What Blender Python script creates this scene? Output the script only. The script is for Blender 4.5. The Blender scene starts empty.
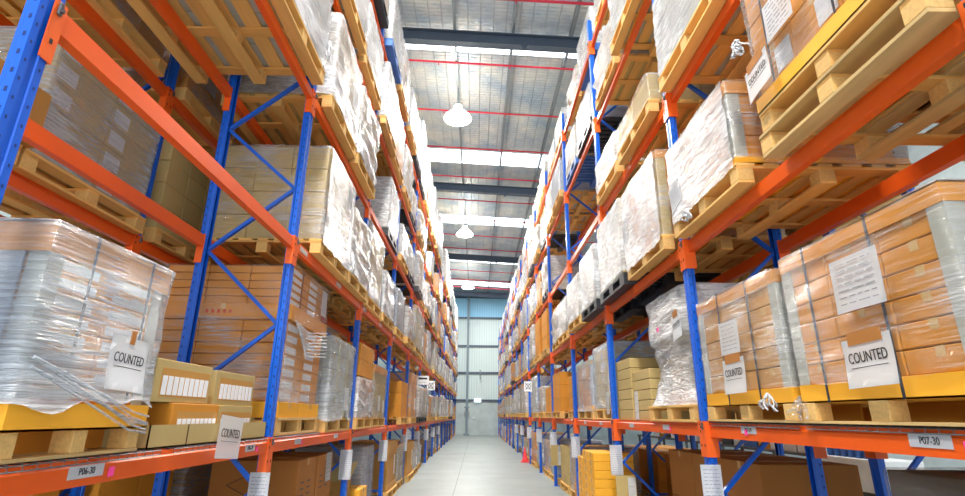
import bpy, bmesh, math, random
from mathutils import Vector, Matrix, noise
R = random.Random(7)
S = bpy.context.scene
C = S.collection
PI = math.pi
XL, XR = -1.574, 1.748            # aisle faces of the two racks
YL, YR, BAY = 1.553, 1.425, 2.7
ZL = [1.192, 2.816, 4.28, 5.72, 7.144]
ZR = [1.339, 2.779, 4.206, 5.638, 7.023]
NB = 15                            # bays down to the end wall
DEP = 0.80                         # frame depth

# ------------------------------------------------------------ materials
def lin(c):
    return tuple((v/255/12.92 if v/255 <= .04045 else ((v/255+.055)/1.055)**2.4) for v in c)
def newmat(name):
    m = bpy.data.materials.new(name); m.use_nodes = True
    nt = m.node_tree; b = nt.nodes['Principled BSDF']
    return m, nt, b
def N(nt, t, **k):
    n = nt.nodes.new(t)
    for a, v in k.items():
        if a in n.inputs: n.inputs[a].default_value = v
        else: setattr(n, a, v)
    return n
def coords(nt, scale):
    tc = N(nt, 'ShaderNodeTexCoord'); mp = N(nt, 'ShaderNodeMapping')
    mp.inputs['Scale'].default_value = scale
    nt.links.new(tc.outputs['Object'], mp.inputs['Vector'])
    return mp.outputs['Vector']
def plain(name, rgb, rough=.6, metal=0., var=.12, scale=(6, 6, 6), rnd=.15, bump=0., emit=None, es=1, spec=.5):
    m, nt, b = newmat(name)
    c = lin(rgb)
    v = coords(nt, scale)
    n = N(nt, 'ShaderNodeTexNoise', Scale=1.0, Detail=4.0)
    nt.links.new(v, n.inputs['Vector'])
    oi = N(nt, 'ShaderNodeObjectInfo')
    ma = N(nt, 'ShaderNodeMath', operation='MULTIPLY_ADD'); ma.inputs[1].default_value = var*2; ma.inputs[2].default_value = 1-var-rnd/2
    nt.links.new(n.outputs['Fac'], ma.inputs[0])
    mb = N(nt, 'ShaderNodeMath', operation='MULTIPLY_ADD'); mb.inputs[1].default_value = rnd
    nt.links.new(oi.outputs['Random'], mb.inputs[0]); nt.links.new(ma.outputs[0], mb.inputs[2])
    hs = N(nt, 'ShaderNodeHueSaturation'); hs.inputs['Color'].default_value = (*c, 1)
    nt.links.new(mb.outputs[0], hs.inputs['Value'])
    nt.links.new(hs.outputs[0], b.inputs['Base Color'])
    b.inputs['Roughness'].default_value = rough; b.inputs['Metallic'].default_value = metal
    b.inputs['Specular IOR Level'].default_value = spec
    if bump:
        bp = N(nt, 'ShaderNodeBump', Strength=bump, Distance=.01)
        nt.links.new(n.outputs['Fac'], bp.inputs['Height']); nt.links.new(bp.outputs[0], b.inputs['Normal'])
    if emit:
        b.inputs['Emission Color'].default_value = (*lin(emit), 1); b.inputs['Emission Strength'].default_value = es
    return m
def film_mat(name, lo, hi, tint=(.9, .93, .96), sc=(5, 5, 45), rot=(.25, .2, 0), bump=.5):
    m, nt, b = newmat(name)
    tc = N(nt, 'ShaderNodeTexCoord'); mp = N(nt, 'ShaderNodeMapping')
    mp.inputs['Scale'].default_value = sc; mp.inputs['Rotation'].default_value = rot
    nt.links.new(tc.outputs['Object'], mp.inputs['Vector'])
    n = N(nt, 'ShaderNodeTexNoise', Scale=1.0, Detail=5.0, Roughness=.6, Distortion=.6)
    nt.links.new(mp.outputs[0], n.inputs['Vector'])
    n2 = N(nt, 'ShaderNodeTexNoise', Scale=2.2, Detail=2.0)
    nt.links.new(tc.outputs['Object'], n2.inputs['Vector'])
    ad = N(nt, 'ShaderNodeMath', operation='ADD')
    nt.links.new(n.outputs['Fac'], ad.inputs[0]); nt.links.new(n2.outputs['Fac'], ad.inputs[1])
    mr = N(nt, 'ShaderNodeMapRange'); mr.inputs['From Min'].default_value = .78; mr.inputs['From Max'].default_value = 1.28
    mr.inputs['To Min'].default_value = lo; mr.inputs['To Max'].default_value = hi
    pw = N(nt, 'ShaderNodeMath', operation='POWER'); pw.inputs[1].default_value = 2.2
    nm = N(nt, 'ShaderNodeMapRange'); nm.inputs['From Min'].default_value = .70; nm.inputs['From Max'].default_value = 1.32
    mr.clamp = True; nt.links.new(ad.outputs[0], nm.inputs['Value']); nt.links.new(nm.outputs[0], pw.inputs[0])
    mr.inputs['From Min'].default_value = 0; mr.inputs['From Max'].default_value = .6
    nt.links.new(pw.outputs[0], mr.inputs['Value'])
    b.inputs['Base Color'].default_value = (*tint, 1); b.inputs['Roughness'].default_value = .25
    b.inputs['Specular IOR Level'].default_value = .7
    gl = N(nt, 'ShaderNodeBsdfGlossy'); gl.inputs['Roughness'].default_value = .18
    lw = N(nt, 'ShaderNodeLayerWeight', Blend=.25)
    gm = N(nt, 'ShaderNodeMath', operation='MULTIPLY_ADD'); gm.inputs[1].default_value = .36; gm.inputs[2].default_value = .035; gm.use_clamp = True
    bp = N(nt, 'ShaderNodeBump', Strength=bump, Distance=.03)
    nt.links.new(n.outputs['Fac'], bp.inputs['Height']); nt.links.new(bp.outputs[0], b.inputs['Normal'])
    tr = N(nt, 'ShaderNodeBsdfTransparent'); mx = N(nt, 'ShaderNodeMixShader'); m2 = N(nt, 'ShaderNodeMixShader')
    nt.links.new(bp.outputs[0], gl.inputs['Normal']); nt.links.new(bp.outputs[0], lw.inputs['Normal'])
    nt.links.new(lw.outputs['Fresnel'], gm.inputs[0]); nt.links.new(gm.outputs[0], m2.inputs[0])
    nt.links.new(tr.outputs[0], m2.inputs[1]); nt.links.new(gl.outputs[0], m2.inputs[2])
    nt.links.new(mr.outputs[0], mx.inputs[0]); nt.links.new(m2.outputs[0], mx.inputs[1]); nt.links.new(b.outputs[0], mx.inputs[2])
    out = [x for x in nt.nodes if x.type == 'OUTPUT_MATERIAL'][0]
    nt.links.new(mx.outputs[0], out.inputs['Surface'])
    return m
M = {}
M['blue'] = plain('blue_enamel', (12, 92, 205), .32, var=.06, scale=(3, 3, 8), rnd=.05)
M['orange'] = plain('orange_enamel', (228, 88, 16), .38, var=.10, scale=(8, 3, 8), rnd=.1)
M['orange2'] = plain('orange_connector_enamel', (232, 94, 24), .4, var=.06, rnd=.05)
M['steel'] = plain('galvanised_steel', (104, 104, 106), .4, .7, var=.1)
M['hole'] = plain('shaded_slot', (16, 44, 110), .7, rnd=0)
M['dark'] = plain('dark_hole', (20, 22, 34), .8, rnd=0)
M['woody'] = plain('pine_grain_lengthwise', (224, 176, 100), .75, var=.22, scale=(22, 1.6, 22), rnd=.3, bump=.15)
M['woodx'] = plain('pine_grain_crosswise', (220, 168, 92), .75, var=.22, scale=(1.6, 22, 22), rnd=.3, bump=.15)
M['block'] = plain('chipboard_block', (214, 172, 104), .8, var=.3, scale=(60, 60, 60), rnd=.15)
M['oldy'] = plain('weathered_pine_lengthwise', (196, 164, 108), .8, var=.4, scale=(14, 1.6, 14), rnd=.2, bump=.2)
M['kraft'] = plain('kraft_board', (190, 138, 66), .7, var=.05, rnd=.16)
M['orangeboard'] = plain('orange_kraft_board', (206, 136, 36), .65, var=.05, rnd=.12)
M['beige'] = plain('beige_board', (184, 160, 104), .75, var=.05, rnd=.15)
M['darkkraft'] = plain('deep_brown_board', (166, 106, 42), .75, var=.06, rnd=.18)
M['yellow'] = plain('amber_board', (242, 172, 40), .6, var=.05, rnd=.06)
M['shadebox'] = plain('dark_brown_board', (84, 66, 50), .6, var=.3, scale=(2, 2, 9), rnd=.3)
M['grey'] = plain('grey_board', (172, 172, 162), .7, var=.06, rnd=.1)
M['greyfoil'] = plain('grey_liner', (170, 174, 184), .5, var=.12, rnd=.1, scale=(3, 3, 12))
M['tape'] = plain('clear_tape', (206, 170, 112), .25, var=.03, rnd=.05)
M['gap'] = plain('carton_seam', (70, 44, 22), .8, rnd=0)
M['paper'] = plain('white_paper', (240, 242, 246), .6, var=.02, rnd=.03)
M['label'] = plain('printed_label', (214, 216, 220), .5, var=.15, scale=(60, 60, 30), rnd=.05)
M['ink'] = plain('black_ink', (22, 24, 30), .5, var=0, rnd=0)
M['greyink'] = plain('grey_print', (150, 154, 164), .6, var=0, rnd=0)
M['redink'] = plain('red_print', (205, 70, 50), .6, var=0, rnd=0)
M['pink'] = plain('pink_sticker', (255, 70, 160), .5, var=.02, rnd=0)
M['silver'] = plain('silver_label_plate', (190, 194, 202), .35, .2, var=.04, rnd=0)
M['strap'] = plain('dark_strapping', (44, 48, 62), .4, rnd=0)
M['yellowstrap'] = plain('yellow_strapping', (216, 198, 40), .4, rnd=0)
M['blackplastic'] = plain('black_plastic', (38, 40, 46), .45, rnd=.1)
M['blueplastic'] = plain('blue_plastic', (60, 110, 190), .45, rnd=.1)
M['white'] = plain('white_enamel', (226, 230, 232), .5, rnd=.04)
M['red'] = plain('red_enamel', (206, 34, 62), .4, rnd=0, var=.04)
M['cone'] = plain('red_plastic', (240, 60, 70), .5, rnd=0, var=.04)
M['rafter'] = plain('slate_grey_steel', (78, 92, 110), .5, .2, rnd=0)
M['purlin'] = plain('galvanised_purlin', (140, 150, 158), .45, .5, rnd=.1)
M['col'] = plain('grey_column', (120, 140, 152), .5, rnd=0)
M['film'] = film_mat('clear_stretch_film', -.04, .42, (.78, .79, .82), sc=(3, 3, 80), bump=.8)
M['filmgrey'] = film_mat('thick_stretch_film', .12, .66, (.66, .72, .80), sc=(4, 4, 70), bump=.8)
M['filmdense'] = film_mat('dense_stretch_film', .22, .72, (.62, .68, .76), sc=(4, 4, 80), bump=1.0)
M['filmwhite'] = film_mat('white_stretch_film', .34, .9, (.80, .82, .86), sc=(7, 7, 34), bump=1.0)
M['filmthin'] = film_mat('thin_stretch_film', .0, .14)

# foil roof lining, cladding, floor, wall
def foil():
    m, nt, b = newmat('foil_insulation')
    v = coords(nt, (1, 1, 1))
    n = N(nt, 'ShaderNodeTexNoise', Scale=.8, Detail=5.0, Roughness=.6); nt.links.new(v, n.inputs['Vector'])
    br = N(nt, 'ShaderNodeTexBrick', Scale=1.0); br.inputs['Brick Width'].default_value = .34; br.inputs['Row Height'].default_value = .13
    br.inputs['Mortar Size'].default_value = .018; br.inputs['Mortar Smooth'].default_value = 1.0; br.offset = 0
    br.inputs['Color1'].default_value = (1, 1, 1, 1); br.inputs['Color2'].default_value = (.8, .8, .8, 1); br.inputs['Mortar'].default_value = (.25, .25, .25, 1)
    nt.links.new(v, br.inputs['Vector'])
    n2 = N(nt, 'ShaderNodeTexNoise', Scale=9.0, Detail=4.0); nt.links.new(v, n2.inputs['Vector'])
    cr = N(nt, 'ShaderNodeValToRGB')
    cr.color_ramp.elements[0].position = .35; cr.color_ramp.elements[0].color = (*lin((172, 194, 214)), 1)
    cr.color_ramp.elements[1].position = .65; cr.color_ramp.elements[1].color = (*lin((236, 238, 236)), 1)
    nt.links.new(n.outputs['Fac'], cr.inputs[0])
    mx = N(nt, 'ShaderNodeMix', data_type='RGBA', blend_type='MULTIPLY'); mx.inputs[0].default_value = .30
    nt.links.new(cr.outputs[0], mx.inputs[6]); nt.links.new(br.outputs['Color'], mx.inputs[7]); nt.links.new(mx.outputs[2], b.inputs['Base Color'])
    ad = N(nt, 'ShaderNodeMath', operation='MULTIPLY_ADD'); ad.inputs[1].default_value = .8
    nt.links.new(n2.outputs['Fac'], ad.inputs[0]); nt.links.new(br.outputs['Color'], ad.inputs[2])
    bp = N(nt, 'ShaderNodeBump', Strength=.8, Distance=.05); nt.links.new(ad.outputs[0], bp.inputs['Height'])
    nt.links.new(bp.outputs[0], b.inputs['Normal'])
    b.inputs['Roughness'].default_value = .38; b.inputs['Metallic'].default_value = .35
    return m
M['foil'] = foil()
def cladding(name, c1, c2, metal=.1):
    m, nt, b = newmat(name)
    v = coords(nt, (1, 1, 1))
    w = N(nt, 'ShaderNodeTexWave', Scale=1.6, Distortion=0.0, bands_direction='X', wave_profile='SAW'); nt.links.new(v, w.inputs['Vector'])
    cr = N(nt, 'ShaderNodeValToRGB')
    cr.color_ramp.elements[0].position = .0; cr.color_ramp.elements[0].color = (*lin(c1), 1)
    cr.color_ramp.elements[1].position = .25; cr.color_ramp.elements[1].color = (*lin(c2), 1)
    nt.links.new(w.outputs['Fac'], cr.inputs[0]); nt.links.new(cr.outputs[0], b.inputs['Base Color'])
    bp = N(nt, 'ShaderNodeBump', Strength=.6, Distance=.04); nt.links.new(w.outputs['Fac'], bp.inputs['Height'])
    nt.links.new(bp.outputs[0], b.inputs['Normal'])
    b.inputs['Roughness'].default_value = .5; b.inputs['Metallic'].default_value = metal
    return m
M['clad'] = cladding('ribbed_wall_sheet', (170, 190, 192), (206, 224, 224))
M['cladskytint'] = cladding('skylight_tinted_wall_sheet', (120, 186, 226), (160, 220, 250))  # pale blue puts the skylight's cast into the upper sheet colour
def concrete(name, rgb, rough, sc):
    m, nt, b = newmat(name)
    v = coords(nt, (sc, sc, sc))
    n = N(nt, 'ShaderNodeTexNoise', Scale=1.0, Detail=7.0, Roughness=.6); nt.links.new(v, n.inputs['Vector'])
    c = lin(rgb)
    cr = N(nt, 'ShaderNodeValToRGB')
    cr.color_ramp.elements[0].position = .3; cr.color_ramp.elements[0].color = (*[x*.82 for x in c], 1)
    cr.color_ramp.elements[1].position = .7; cr.color_ramp.elements[1].color = (*[min(1, x*1.12) for x in c], 1)
    nt.links.new(n.outputs['Fac'], cr.inputs[0]); nt.links.new(cr.outputs[0], b.inputs['Base Color'])
    b.inputs['Roughness'].default_value = rough
    return m
M['floor'] = concrete('polished_concrete', (140, 150, 150), .38, .9)
M['wall'] = concrete('tilt_up_concrete', (184, 198, 200), .8, 1.2)
M['joint'] = plain('floor_joint', (120, 124, 122), .8, rnd=0)
M['sky'] = plain('translucent_roof_sheet', (250, 252, 255), .5, var=0, rnd=0, emit=(238, 246, 255), es=3.5)
M['lens'] = plain('lamp_lens', (255, 250, 240), .5, var=0, rnd=0, emit=(255, 248, 232), es=90)
M['lampbloom'] = plain('reflector_bloom_glow', (255, 250, 240), .4, var=0, rnd=0, emit=(255, 248, 232), es=12)  # reflector given its own glow to suggest the bloom around the lamp
M['lit'] = plain('lit_sign', (235, 248, 255), .5, var=0, rnd=0, emit=(225, 242, 255), es=1.5)

# ------------------------------------------------------------ mesh helpers
def bx(bm, x0, x1, y0, y1, z0, z1, mi=0, bev=0):
    r = bmesh.ops.create_cube(bm, size=1)
    vs = r['verts']
    for v in vs:
        v.co = Vector(((x0+x1)/2+v.co.x*(x1-x0), (y0+y1)/2+v.co.y*(y1-y0), (z0+z1)/2+v.co.z*(z1-z0)))
    fs = set(f for v in vs for f in v.link_faces)
    for f in fs: f.material_index = mi
    if bev:
        es = list(set(e for v in vs for e in v.link_edges))
        rr = bmesh.ops.bevel(bm, geom=es, offset=bev, segments=1, affect='EDGES')
        for f in rr['faces']: f.material_index = mi
def bar(bm, a, b, w, t, mi=0, up=(0, 0, 1)):
    """a flat bar from a to b, w across, t thick"""
    a, b = Vector(a), Vector(b); d = (b-a).normalized(); u = Vector(up)
    if abs(d.dot(u)) > .95: u = Vector((1, 0, 0))
    sx = d.cross(u).normalized(); sy = sx.cross(d).normalized()
    vs = []
    for p in (a, b):
        for i, j in ((-1, -1), (1, -1), (1, 1), (-1, 1)):
            vs.append(bm.verts.new(p+sx*i*w/2+sy*j*t/2))
    for q in ((0, 1, 2, 3), (7, 6, 5, 4), (0, 4, 5, 1), (1, 5, 6, 2), (2, 6, 7, 3), (3, 7, 4, 0)):
        f = bm.faces.new([vs[k] for k in q]); f.material_index = mi
def tube(bm, pts, r, n=6, mi=0):
    pts = [Vector(p) for p in pts]; rings = []
    for i, p in enumerate(pts):
        d = (pts[min(i+1, len(pts)-1)]-pts[max(i-1, 0)]).normalized()
        u = Vector((0, 0, 1)) if abs(d.z) < .9 else Vector((1, 0, 0))
        sx = d.cross(u).normalized(); sy = sx.cross(d)
        rings.append([bm.verts.new(p+(sx*math.cos(2*PI*k/n)+sy*math.sin(2*PI*k/n))*r) for k in range(n)])
    for a, b in zip(rings, rings[1:]):
        for k in range(n):
            f = bm.faces.new((a[k], a[(k+1) % n], b[(k+1) % n], b[k])); f.material_index = mi
    for rg in (rings[0], rings[-1]):
        f = bm.faces.new(rg); f.material_index = mi
def lathe(bm, prof, n=20, mi=0, at=(0, 0)):
    rings = []
    for r, z in prof:
        rings.append([bm.verts.new((at[0]+r*math.cos(2*PI*k/n), at[1]+r*math.sin(2*PI*k/n), z)) for k in range(n)])
    for a, b in zip(rings, rings[1:]):
        for k in range(n):
            f = bm.faces.new((a[k], a[(k+1) % n], b[(k+1) % n], b[k])); f.material_index = mi; f.smooth = True
    for rg in (rings[0], rings[-1]):
        f = bm.faces.new(rg); f.material_index = mi
def prism_y(bm, prof, y0, y1, mi=0):
    a = [bm.verts.new((x, y0, z)) for x, z in prof]; b = [bm.verts.new((x, y1, z)) for x, z in prof]
    n = len(prof)
    for k in range(n):
        f = bm.faces.new((a[k], a[(k+1) % n], b[(k+1) % n], b[k])); f.material_index = mi
    for rg in (a, b[::-1]):
        f = bm.faces.new(rg); f.material_index = mi
def finish(bm, name, mats):
    bmesh.ops.recalc_face_normals(bm, faces=bm.faces)
    me = bpy.data.meshes.new(name); bm.to_mesh(me); bm.free()
    for m in (mats if isinstance(mats, (list, tuple)) else [mats]):
        me.materials.append(M[m])
    return me
def link(name, me, parent=None, loc=(0, 0, 0), rz=0, sc=None):
    o = bpy.data.objects.new(name, me); C.objects.link(o)
    o.location = loc; o.rotation_euler = (0, 0, rz)
    if sc: o.scale = sc
    if parent: o.parent = parent
    return o
def obj(name, bm, mats, parent=None, loc=(0, 0, 0), rz=0):
    return link(name, finish(bm, name, mats), parent, loc, rz)
def tag(o, label, cat, group=None, kind=None):
    o['label'] = label; o['category'] = cat
    if group: o['group'] = group
    if kind: o['kind'] = kind
    return o
def thing(name, label, cat, loc=(0, 0, 0), rz=0, group=None):
    o = link(name, None, None, loc, rz); o.empty_display_size = .1
    return tag(o, label, cat, group)
def struct(name, bm, mats, loc=(0, 0, 0), parent=None):
    o = obj(name, bm, mats, parent, loc)
    if not parent: o['kind'] = 'structure'
    return o
def dup(root, loc, rz=0, sc=None, label=None, group=None):
    r = root.copy(); C.objects.link(r); r.location = loc; r.rotation_euler = (0, 0, rz)
    if sc: r.scale = sc
    if label: r['label'] = label
    if group: r['group'] = group
    for ch in list(kids[root.name]):
        c = ch.copy(); C.objects.link(c); c.parent = r
        for g in subs.get(ch.name, ()):
            d = g.copy(); C.objects.link(d); d.parent = c
    return r
kids, subs = {}, {}
def register(root):
    kids[root.name] = list(root.children)
    for c in root.children: subs[c.name] = list(c.children)
_txt = {}
def text_mesh(s, size, mat):
    k = (s, size, mat)
    if k in _txt: return _txt[k]
    cu = bpy.data.curves.new('lettering', 'FONT'); cu.body = s; cu.size = size
    cu.align_x = 'CENTER'; cu.align_y = 'CENTER'; cu.extrude = .0006; cu.resolution_u = 3
    t = bpy.data.objects.new('lettering', cu); C.objects.link(t)
    bpy.context.view_layer.update()
    dg = bpy.context.evaluated_depsgraph_get()
    me = bpy.data.meshes.new_from_object(t.evaluated_get(dg))
    bpy.data.objects.remove(t); bpy.data.curves.remove(cu)
    me.name = 'lettering'; me.materials.clear(); me.materials.append(M[mat])
    _txt[k] = me
    return me
def face_matrix(s, p, roll=0, tilt=0):
    """sheet frame: local x = reading direction, local y = up, local z = out of the face.
    s=-1 faces +X (left rack), s=+1 faces -X (right rack), s=0 faces -Y (towards the camera)"""
    if s == -1: m = Matrix(((0, 0, 1), (1, 0, 0), (0, 1, 0)))
    elif s == 1: m = Matrix(((0, 0, -1), (-1, 0, 0), (0, 1, 0)))
    else: m = Matrix(((1, 0, 0), (0, 0, -1), (0, 1, 0)))
    m = m.to_4x4() @ Matrix.Rotation(roll, 4, 'Z') @ Matrix.Rotation(tilt, 4, 'X')
    return Matrix.Translation(p) @ m

# ------------------------------------------------------------ paper
def curled(w, h, curl=.01, mat='paper', nx=6, ny=6):
    bm = bmesh.new()
    g = [[bm.verts.new(((i/nx-.5)*w, (j/ny-.5)*h, curl*(abs(j/ny-.95)**2)*(1+.6*math.sin(3*i/nx)))) for i in range(nx+1)] for j in range(ny+1)]
    for j in range(ny):
        for i in range(nx):
            f = bm.faces.new((g[j][i], g[j][i+1], g[j+1][i+1], g[j+1][i])); f.smooth = True
    r = bmesh.ops.solidify(bm, geom=list(bm.faces), thickness=.0012)
    return finish(bm, 'paper_sheet', mat)
def counted_sheet(parent, s, p, w=.25, h=.24, roll=0, tape=.7, label=None, curl=.012):
    o = link('counted_sheet', curled(w, h, curl), parent)
    o.matrix_local = face_matrix(s, p, roll)
    o['label'] = label or 'white paper sheet reading COUNTED with an underline'
    tx = text_mesh('COUNTED', 1.0, 'ink')
    t = link('lettering', tx, o); k = w*.72/4.4
    t.scale = (k, k*1.35, 1); t.location = (0, .02, .002+curl*.25)
    bm = bmesh.new(); bx(bm, -w*.37, w*.37, -.001, .0015, 0, .001)
    u = obj('underline', bm, 'ink', o, (0, .02-k*.85, .002+curl*.3))
    if tape:
        bm = bmesh.new(); bx(bm, -w*tape/2, w*tape/2, h*.5-.028, h*.5+.03, .0015, .003)
        obj('tape_strip', bm, 'darkkraft', o)
    return o
def lines_sheet(parent, s, p, w, h, rows, roll=0, name='document_sheet', ink='greyink', dashed=True, label='white sheet with rows of small print'):
    o = link(name, curled(w, h, .004), parent); o.matrix_local = face_matrix(s, p, roll); o['label'] = label
    rr = random.Random(int(p[1]*100)+rows)
    bm = bmesh.new()
    for k in range(rows):
        y = h*.42-(k+.3)*h*.86/rows
        x = -w*.38
        while x < w*.36:
            L = rr.uniform(.04, .12)*w*2
            bx(bm, x, min(x+L, w*.38), y-.0016, y+.0016, .003, .0045)
            x += L+.018*w*3
    obj('print_line', bm, ink, o)
    return o

# ------------------------------------------------------------ pallets (local: centre bottom, 1.1 along Y, 1.1 along X, .14 tall)
def pallet_parts():
    out = []
    for x in (-.50, 0, .50): out.append(('bottom_board', (x-.05, x+.05, -.55, .55, 0, .02), 0))
    for y in (-.50, 0, .50): out.append(('stringer_board', (-.55, .55, y-.05, y+.05, .098, .118), 1))
    for x in (-.50, 0, .50):
        for y in (-.50, 0, .50): out.append(('block', (x-.05, x+.05, y-.05, y+.05, .02, .098), 2))
    for k in range(7):
        x = -.495+k*.165; w = .06 if k % 2 == 0 else .045
        out.append(('deck_board', (x-w, x+w, -.55, .55, .118, .138), 0))
    return out
def make_pallet(kind):
    mats = {'pine': ('woody', 'woodx', 'block'), 'old': ('oldy', 'woodx', 'block')}[kind]
    t = thing('wooden_pallet', 'x', 'pallet')
    for nm, b, mi in pallet_parts():
        bm = bmesh.new(); bx(bm, *b, bev=.002); obj(nm, bm, mats[mi], t)
    register(t)
    return t
def far_pallet_mesh(mats):
    bm = bmesh.new()
    for nm, b, mi in pallet_parts(): bx(bm, *b, mi=mi)
    return finish(bm, 'wooden_pallet', mats)
def plastic_mesh(mat):
    bm = bmesh.new()
    for x in (-.48, 0, .48): bx(bm, x-.07, x+.07, -.55, .55, 0, .03)
    for x in (-.48, 0, .48):
        for y in (-.47, 0, .47): bx(bm, x-.07, x+.07, y-.08, y+.08, .03, .11)
    for k in range(9): bx(bm, -.55, .55, -.55+k*.1275, -.47+k*.1275, .11, .14)
    bx(bm, -.55, -.50, -.55, .55, .11, .14); bx(bm, .50, .55, -.55, .55, .11, .14)
    return finish(bm, 'plastic_pallet', mat)
def make_thin():
    t = thing('wooden_pallet', 'x', 'pallet')
    for x in (-.49, -.25, 0, .25, .49):
        bm = bmesh.new(); bx(bm, x-.06, x+.06, -.55, .55, 0, .013, bev=.001); obj('bottom_board', bm, 'oldy', t)
    for x in (-.16, .38):
        bm = bmesh.new(); bx(bm, x-.004, x+.004, -.53, .53, .0135, .0995); obj('board_web', bm, 'orangeboard', t)
    for x in (-.50, 0, .50):
        for y in (-.49, 0, .49):
            bm = bmesh.new(); bx(bm, x-.045, x+.045, y-.055, y+.055, .0135, .100, bev=.002); obj('block', bm, 'block', t)
    register(t)
    return t
PAL = {'pine': make_pallet('pine'), 'old': make_pallet('old'), 'thin': make_thin()}
FARPAL = {'pine': far_pallet_mesh(['woody', 'woodx', 'block']), 'old': far_pallet_mesh(['oldy', 'woodx', 'block']),
          'black': plastic_mesh('blackplastic'), 'blue': plastic_mesh('blueplastic')}
used = set()
def pallet(kind, near, cx, cy, z, label, ly=1.1, lx=1.1, group='pallets under the rack loads'):
    sc = (lx/1.1, ly/1.1, 1)
    if kind in ('black', 'blue'):
        return tag(link('plastic_pallet', FARPAL[kind], None, (cx, cy, z), 0, sc), label, 'pallet', group)
    if near:
        if kind not in used:
            used.add(kind); r = PAL[kind]; r.location = (cx, cy, z); r.scale = sc; r['label'] = label; r['group'] = group
            return r
        return dup(PAL[kind], (cx, cy, z), 0, sc, label, group)
    return tag(link('wooden_pallet', FARPAL[kind], None, (cx, cy, z), 0, sc), label, 'pallet', group)

# ------------------------------------------------------------ cartons and film
_cm = {}
def carton_mesh(dx, dy, dz, mat, tape=True, lab=None, holes=False):
    """origin at the centre of the bottom face"""
    k = (round(dx, 3), round(dy, 3), round(dz, 3), mat, tape, lab, holes)
    if k in _cm: return _cm[k]
    bm = bmesh.new(); e = .0012
    b = min(.005, dz*.08)
    bx(bm, -dx/2, dx/2, -dy/2, dy/2, 0, dz, 0, bev=b)
    if tape:
        bx(bm, -dx/2-e, dx/2+e, -.022, .022, dz-.05 if dz > .12 else dz*.6, dz+e, 1)
        bx(bm, -.022, .022, -dy/2-e, dy/2+e, dz-.05 if dz > .12 else dz*.6, dz+e, 1)
    if lab:
        f, fr = lab    # which faces, fraction
        h = dz*.62; z0 = dz*.16
        for s in (-1, 1):
            if 'x' in f: bx(bm, s*dx/2-.0015, s*dx/2+.0015, dy*(-.44), dy*(-.44+fr), z0, z0+h, 2)
            if 'y' in f: bx(bm, dx*(-.4), dx*(-.4+fr*.5), s*dy/2-.0015, s*dy/2+.0015, z0, z0+h, 2)
    me = finish(bm, 'carton', [mat, 'tape', 'label'])
    _cm[k] = me
    return me
def carton_grid(parent, x0, x1, y0, y1, z0, z1, nx, ny, nz, mat, tape=True, lab=None, name='carton', gap=.005, offs=False):
    dx, dy, dz = (x1-x0)/nx, (y1-y0)/ny, (z1-z0)/nz
    me = carton_mesh(dx-gap, dy-gap, dz-.002-gap*.5, mat, tape, lab)
    for k in range(nz):
        for i in range(nx):
            for j in range(ny):
                if 0 < i < nx-1 and 0 < j < ny-1 and 0 < k < nz-1: continue
                o = link(name, me, parent, (x0+(i+.5)*dx, y0+(j+.5)*dy, z0+k*dz))
def film_mesh(x0, x1, y0, y1, z0, z1, seed=0, amp=.012, bulge=.012, nz=18, nu=14, top=True, mat='film', skirt=0, lean=(0, 0)):
    bm = bmesh.new()
    r = .035; hx, hy = (x1-x0)/2+bulge, (y1-y0)/2+bulge; cx, cy = (x0+x1)/2, (y0+y1)/2
    per = []
    cor = [(hx-r, hy-r, 0), (-hx+r, hy-r, PI/2), (-hx+r, -hy+r, PI), (hx-r, -hy+r, 1.5*PI)]
    for q in range(4):
        ax, ay, a0 = cor[q]; nx_, ny_, a1 = cor[(q+1) % 4]
        for k in range(4):
            a = a0+k/3*PI/2; per.append((ax+r*math.cos(a), ay+r*math.sin(a), math.cos(a), math.sin(a)))
        a = a0+PI/2; ex, ey = ax+r*math.cos(a), ay+r*math.sin(a); fx, fy = nx_+r*math.cos(a), ny_+r*math.sin(a)
        for k in range(1, nu): per.append((ex+(fx-ex)*k/nu, ey+(fy-ey)*k/nu, math.cos(a), math.sin(a)))
    rings = []
    for j in range(nz+1):
        t = j/nz; z = z0+(z1-z0)*t; rg = []
        for (px, py, nx_, ny_) in per:
            q = Vector((px*3+seed*7.1, py*3+z*5+seed*3.3, z*9))
            d = noise.noise(q)*amp+abs(noise.noise(Vector((px*1.7+py*1.7+z*3.5+seed, seed*2.0, z*2))))*amp*.8
            d += .004 if (nx_*ny_ != 0) else 0
            zz = z
            if j == 0: zz = z0+(abs(noise.noise(Vector((px*4, py*4, seed+.5))))-skirt*.35)*.035*(1+skirt*2); d += skirt*.02
            rg.append(bm.verts.new((cx+px+nx_*d+lean[0]*t, cy+py+ny_*d+lean[1]*t, zz)))
        rings.append(rg)
    n = len(per)
    for a, b in zip(rings, rings[1:]):
        for k in range(n):
            f = bm.faces.new((a[k], a[(k+1) % n], b[(k+1) % n], b[k])); f.smooth = True
    if top:
        last = rings[-1]
        for sc_, dz in ((.97, .006), (.80, .008)):
            rg = [bm.verts.new((cx+lean[0]+(v.co.x-cx-lean[0])*sc_, cy+lean[1]+(v.co.y-cy-lean[1])*sc_, z1+dz+noise.noise(v.co*6)*.005)) for v in rings[-1]]
            for k in range(n):
                f = bm.faces.new((last[k], last[(k+1) % n], rg[(k+1) % n], rg[k])); f.smooth = True
            last = rg
    return finish(bm, 'stretch_film', mat)
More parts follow.
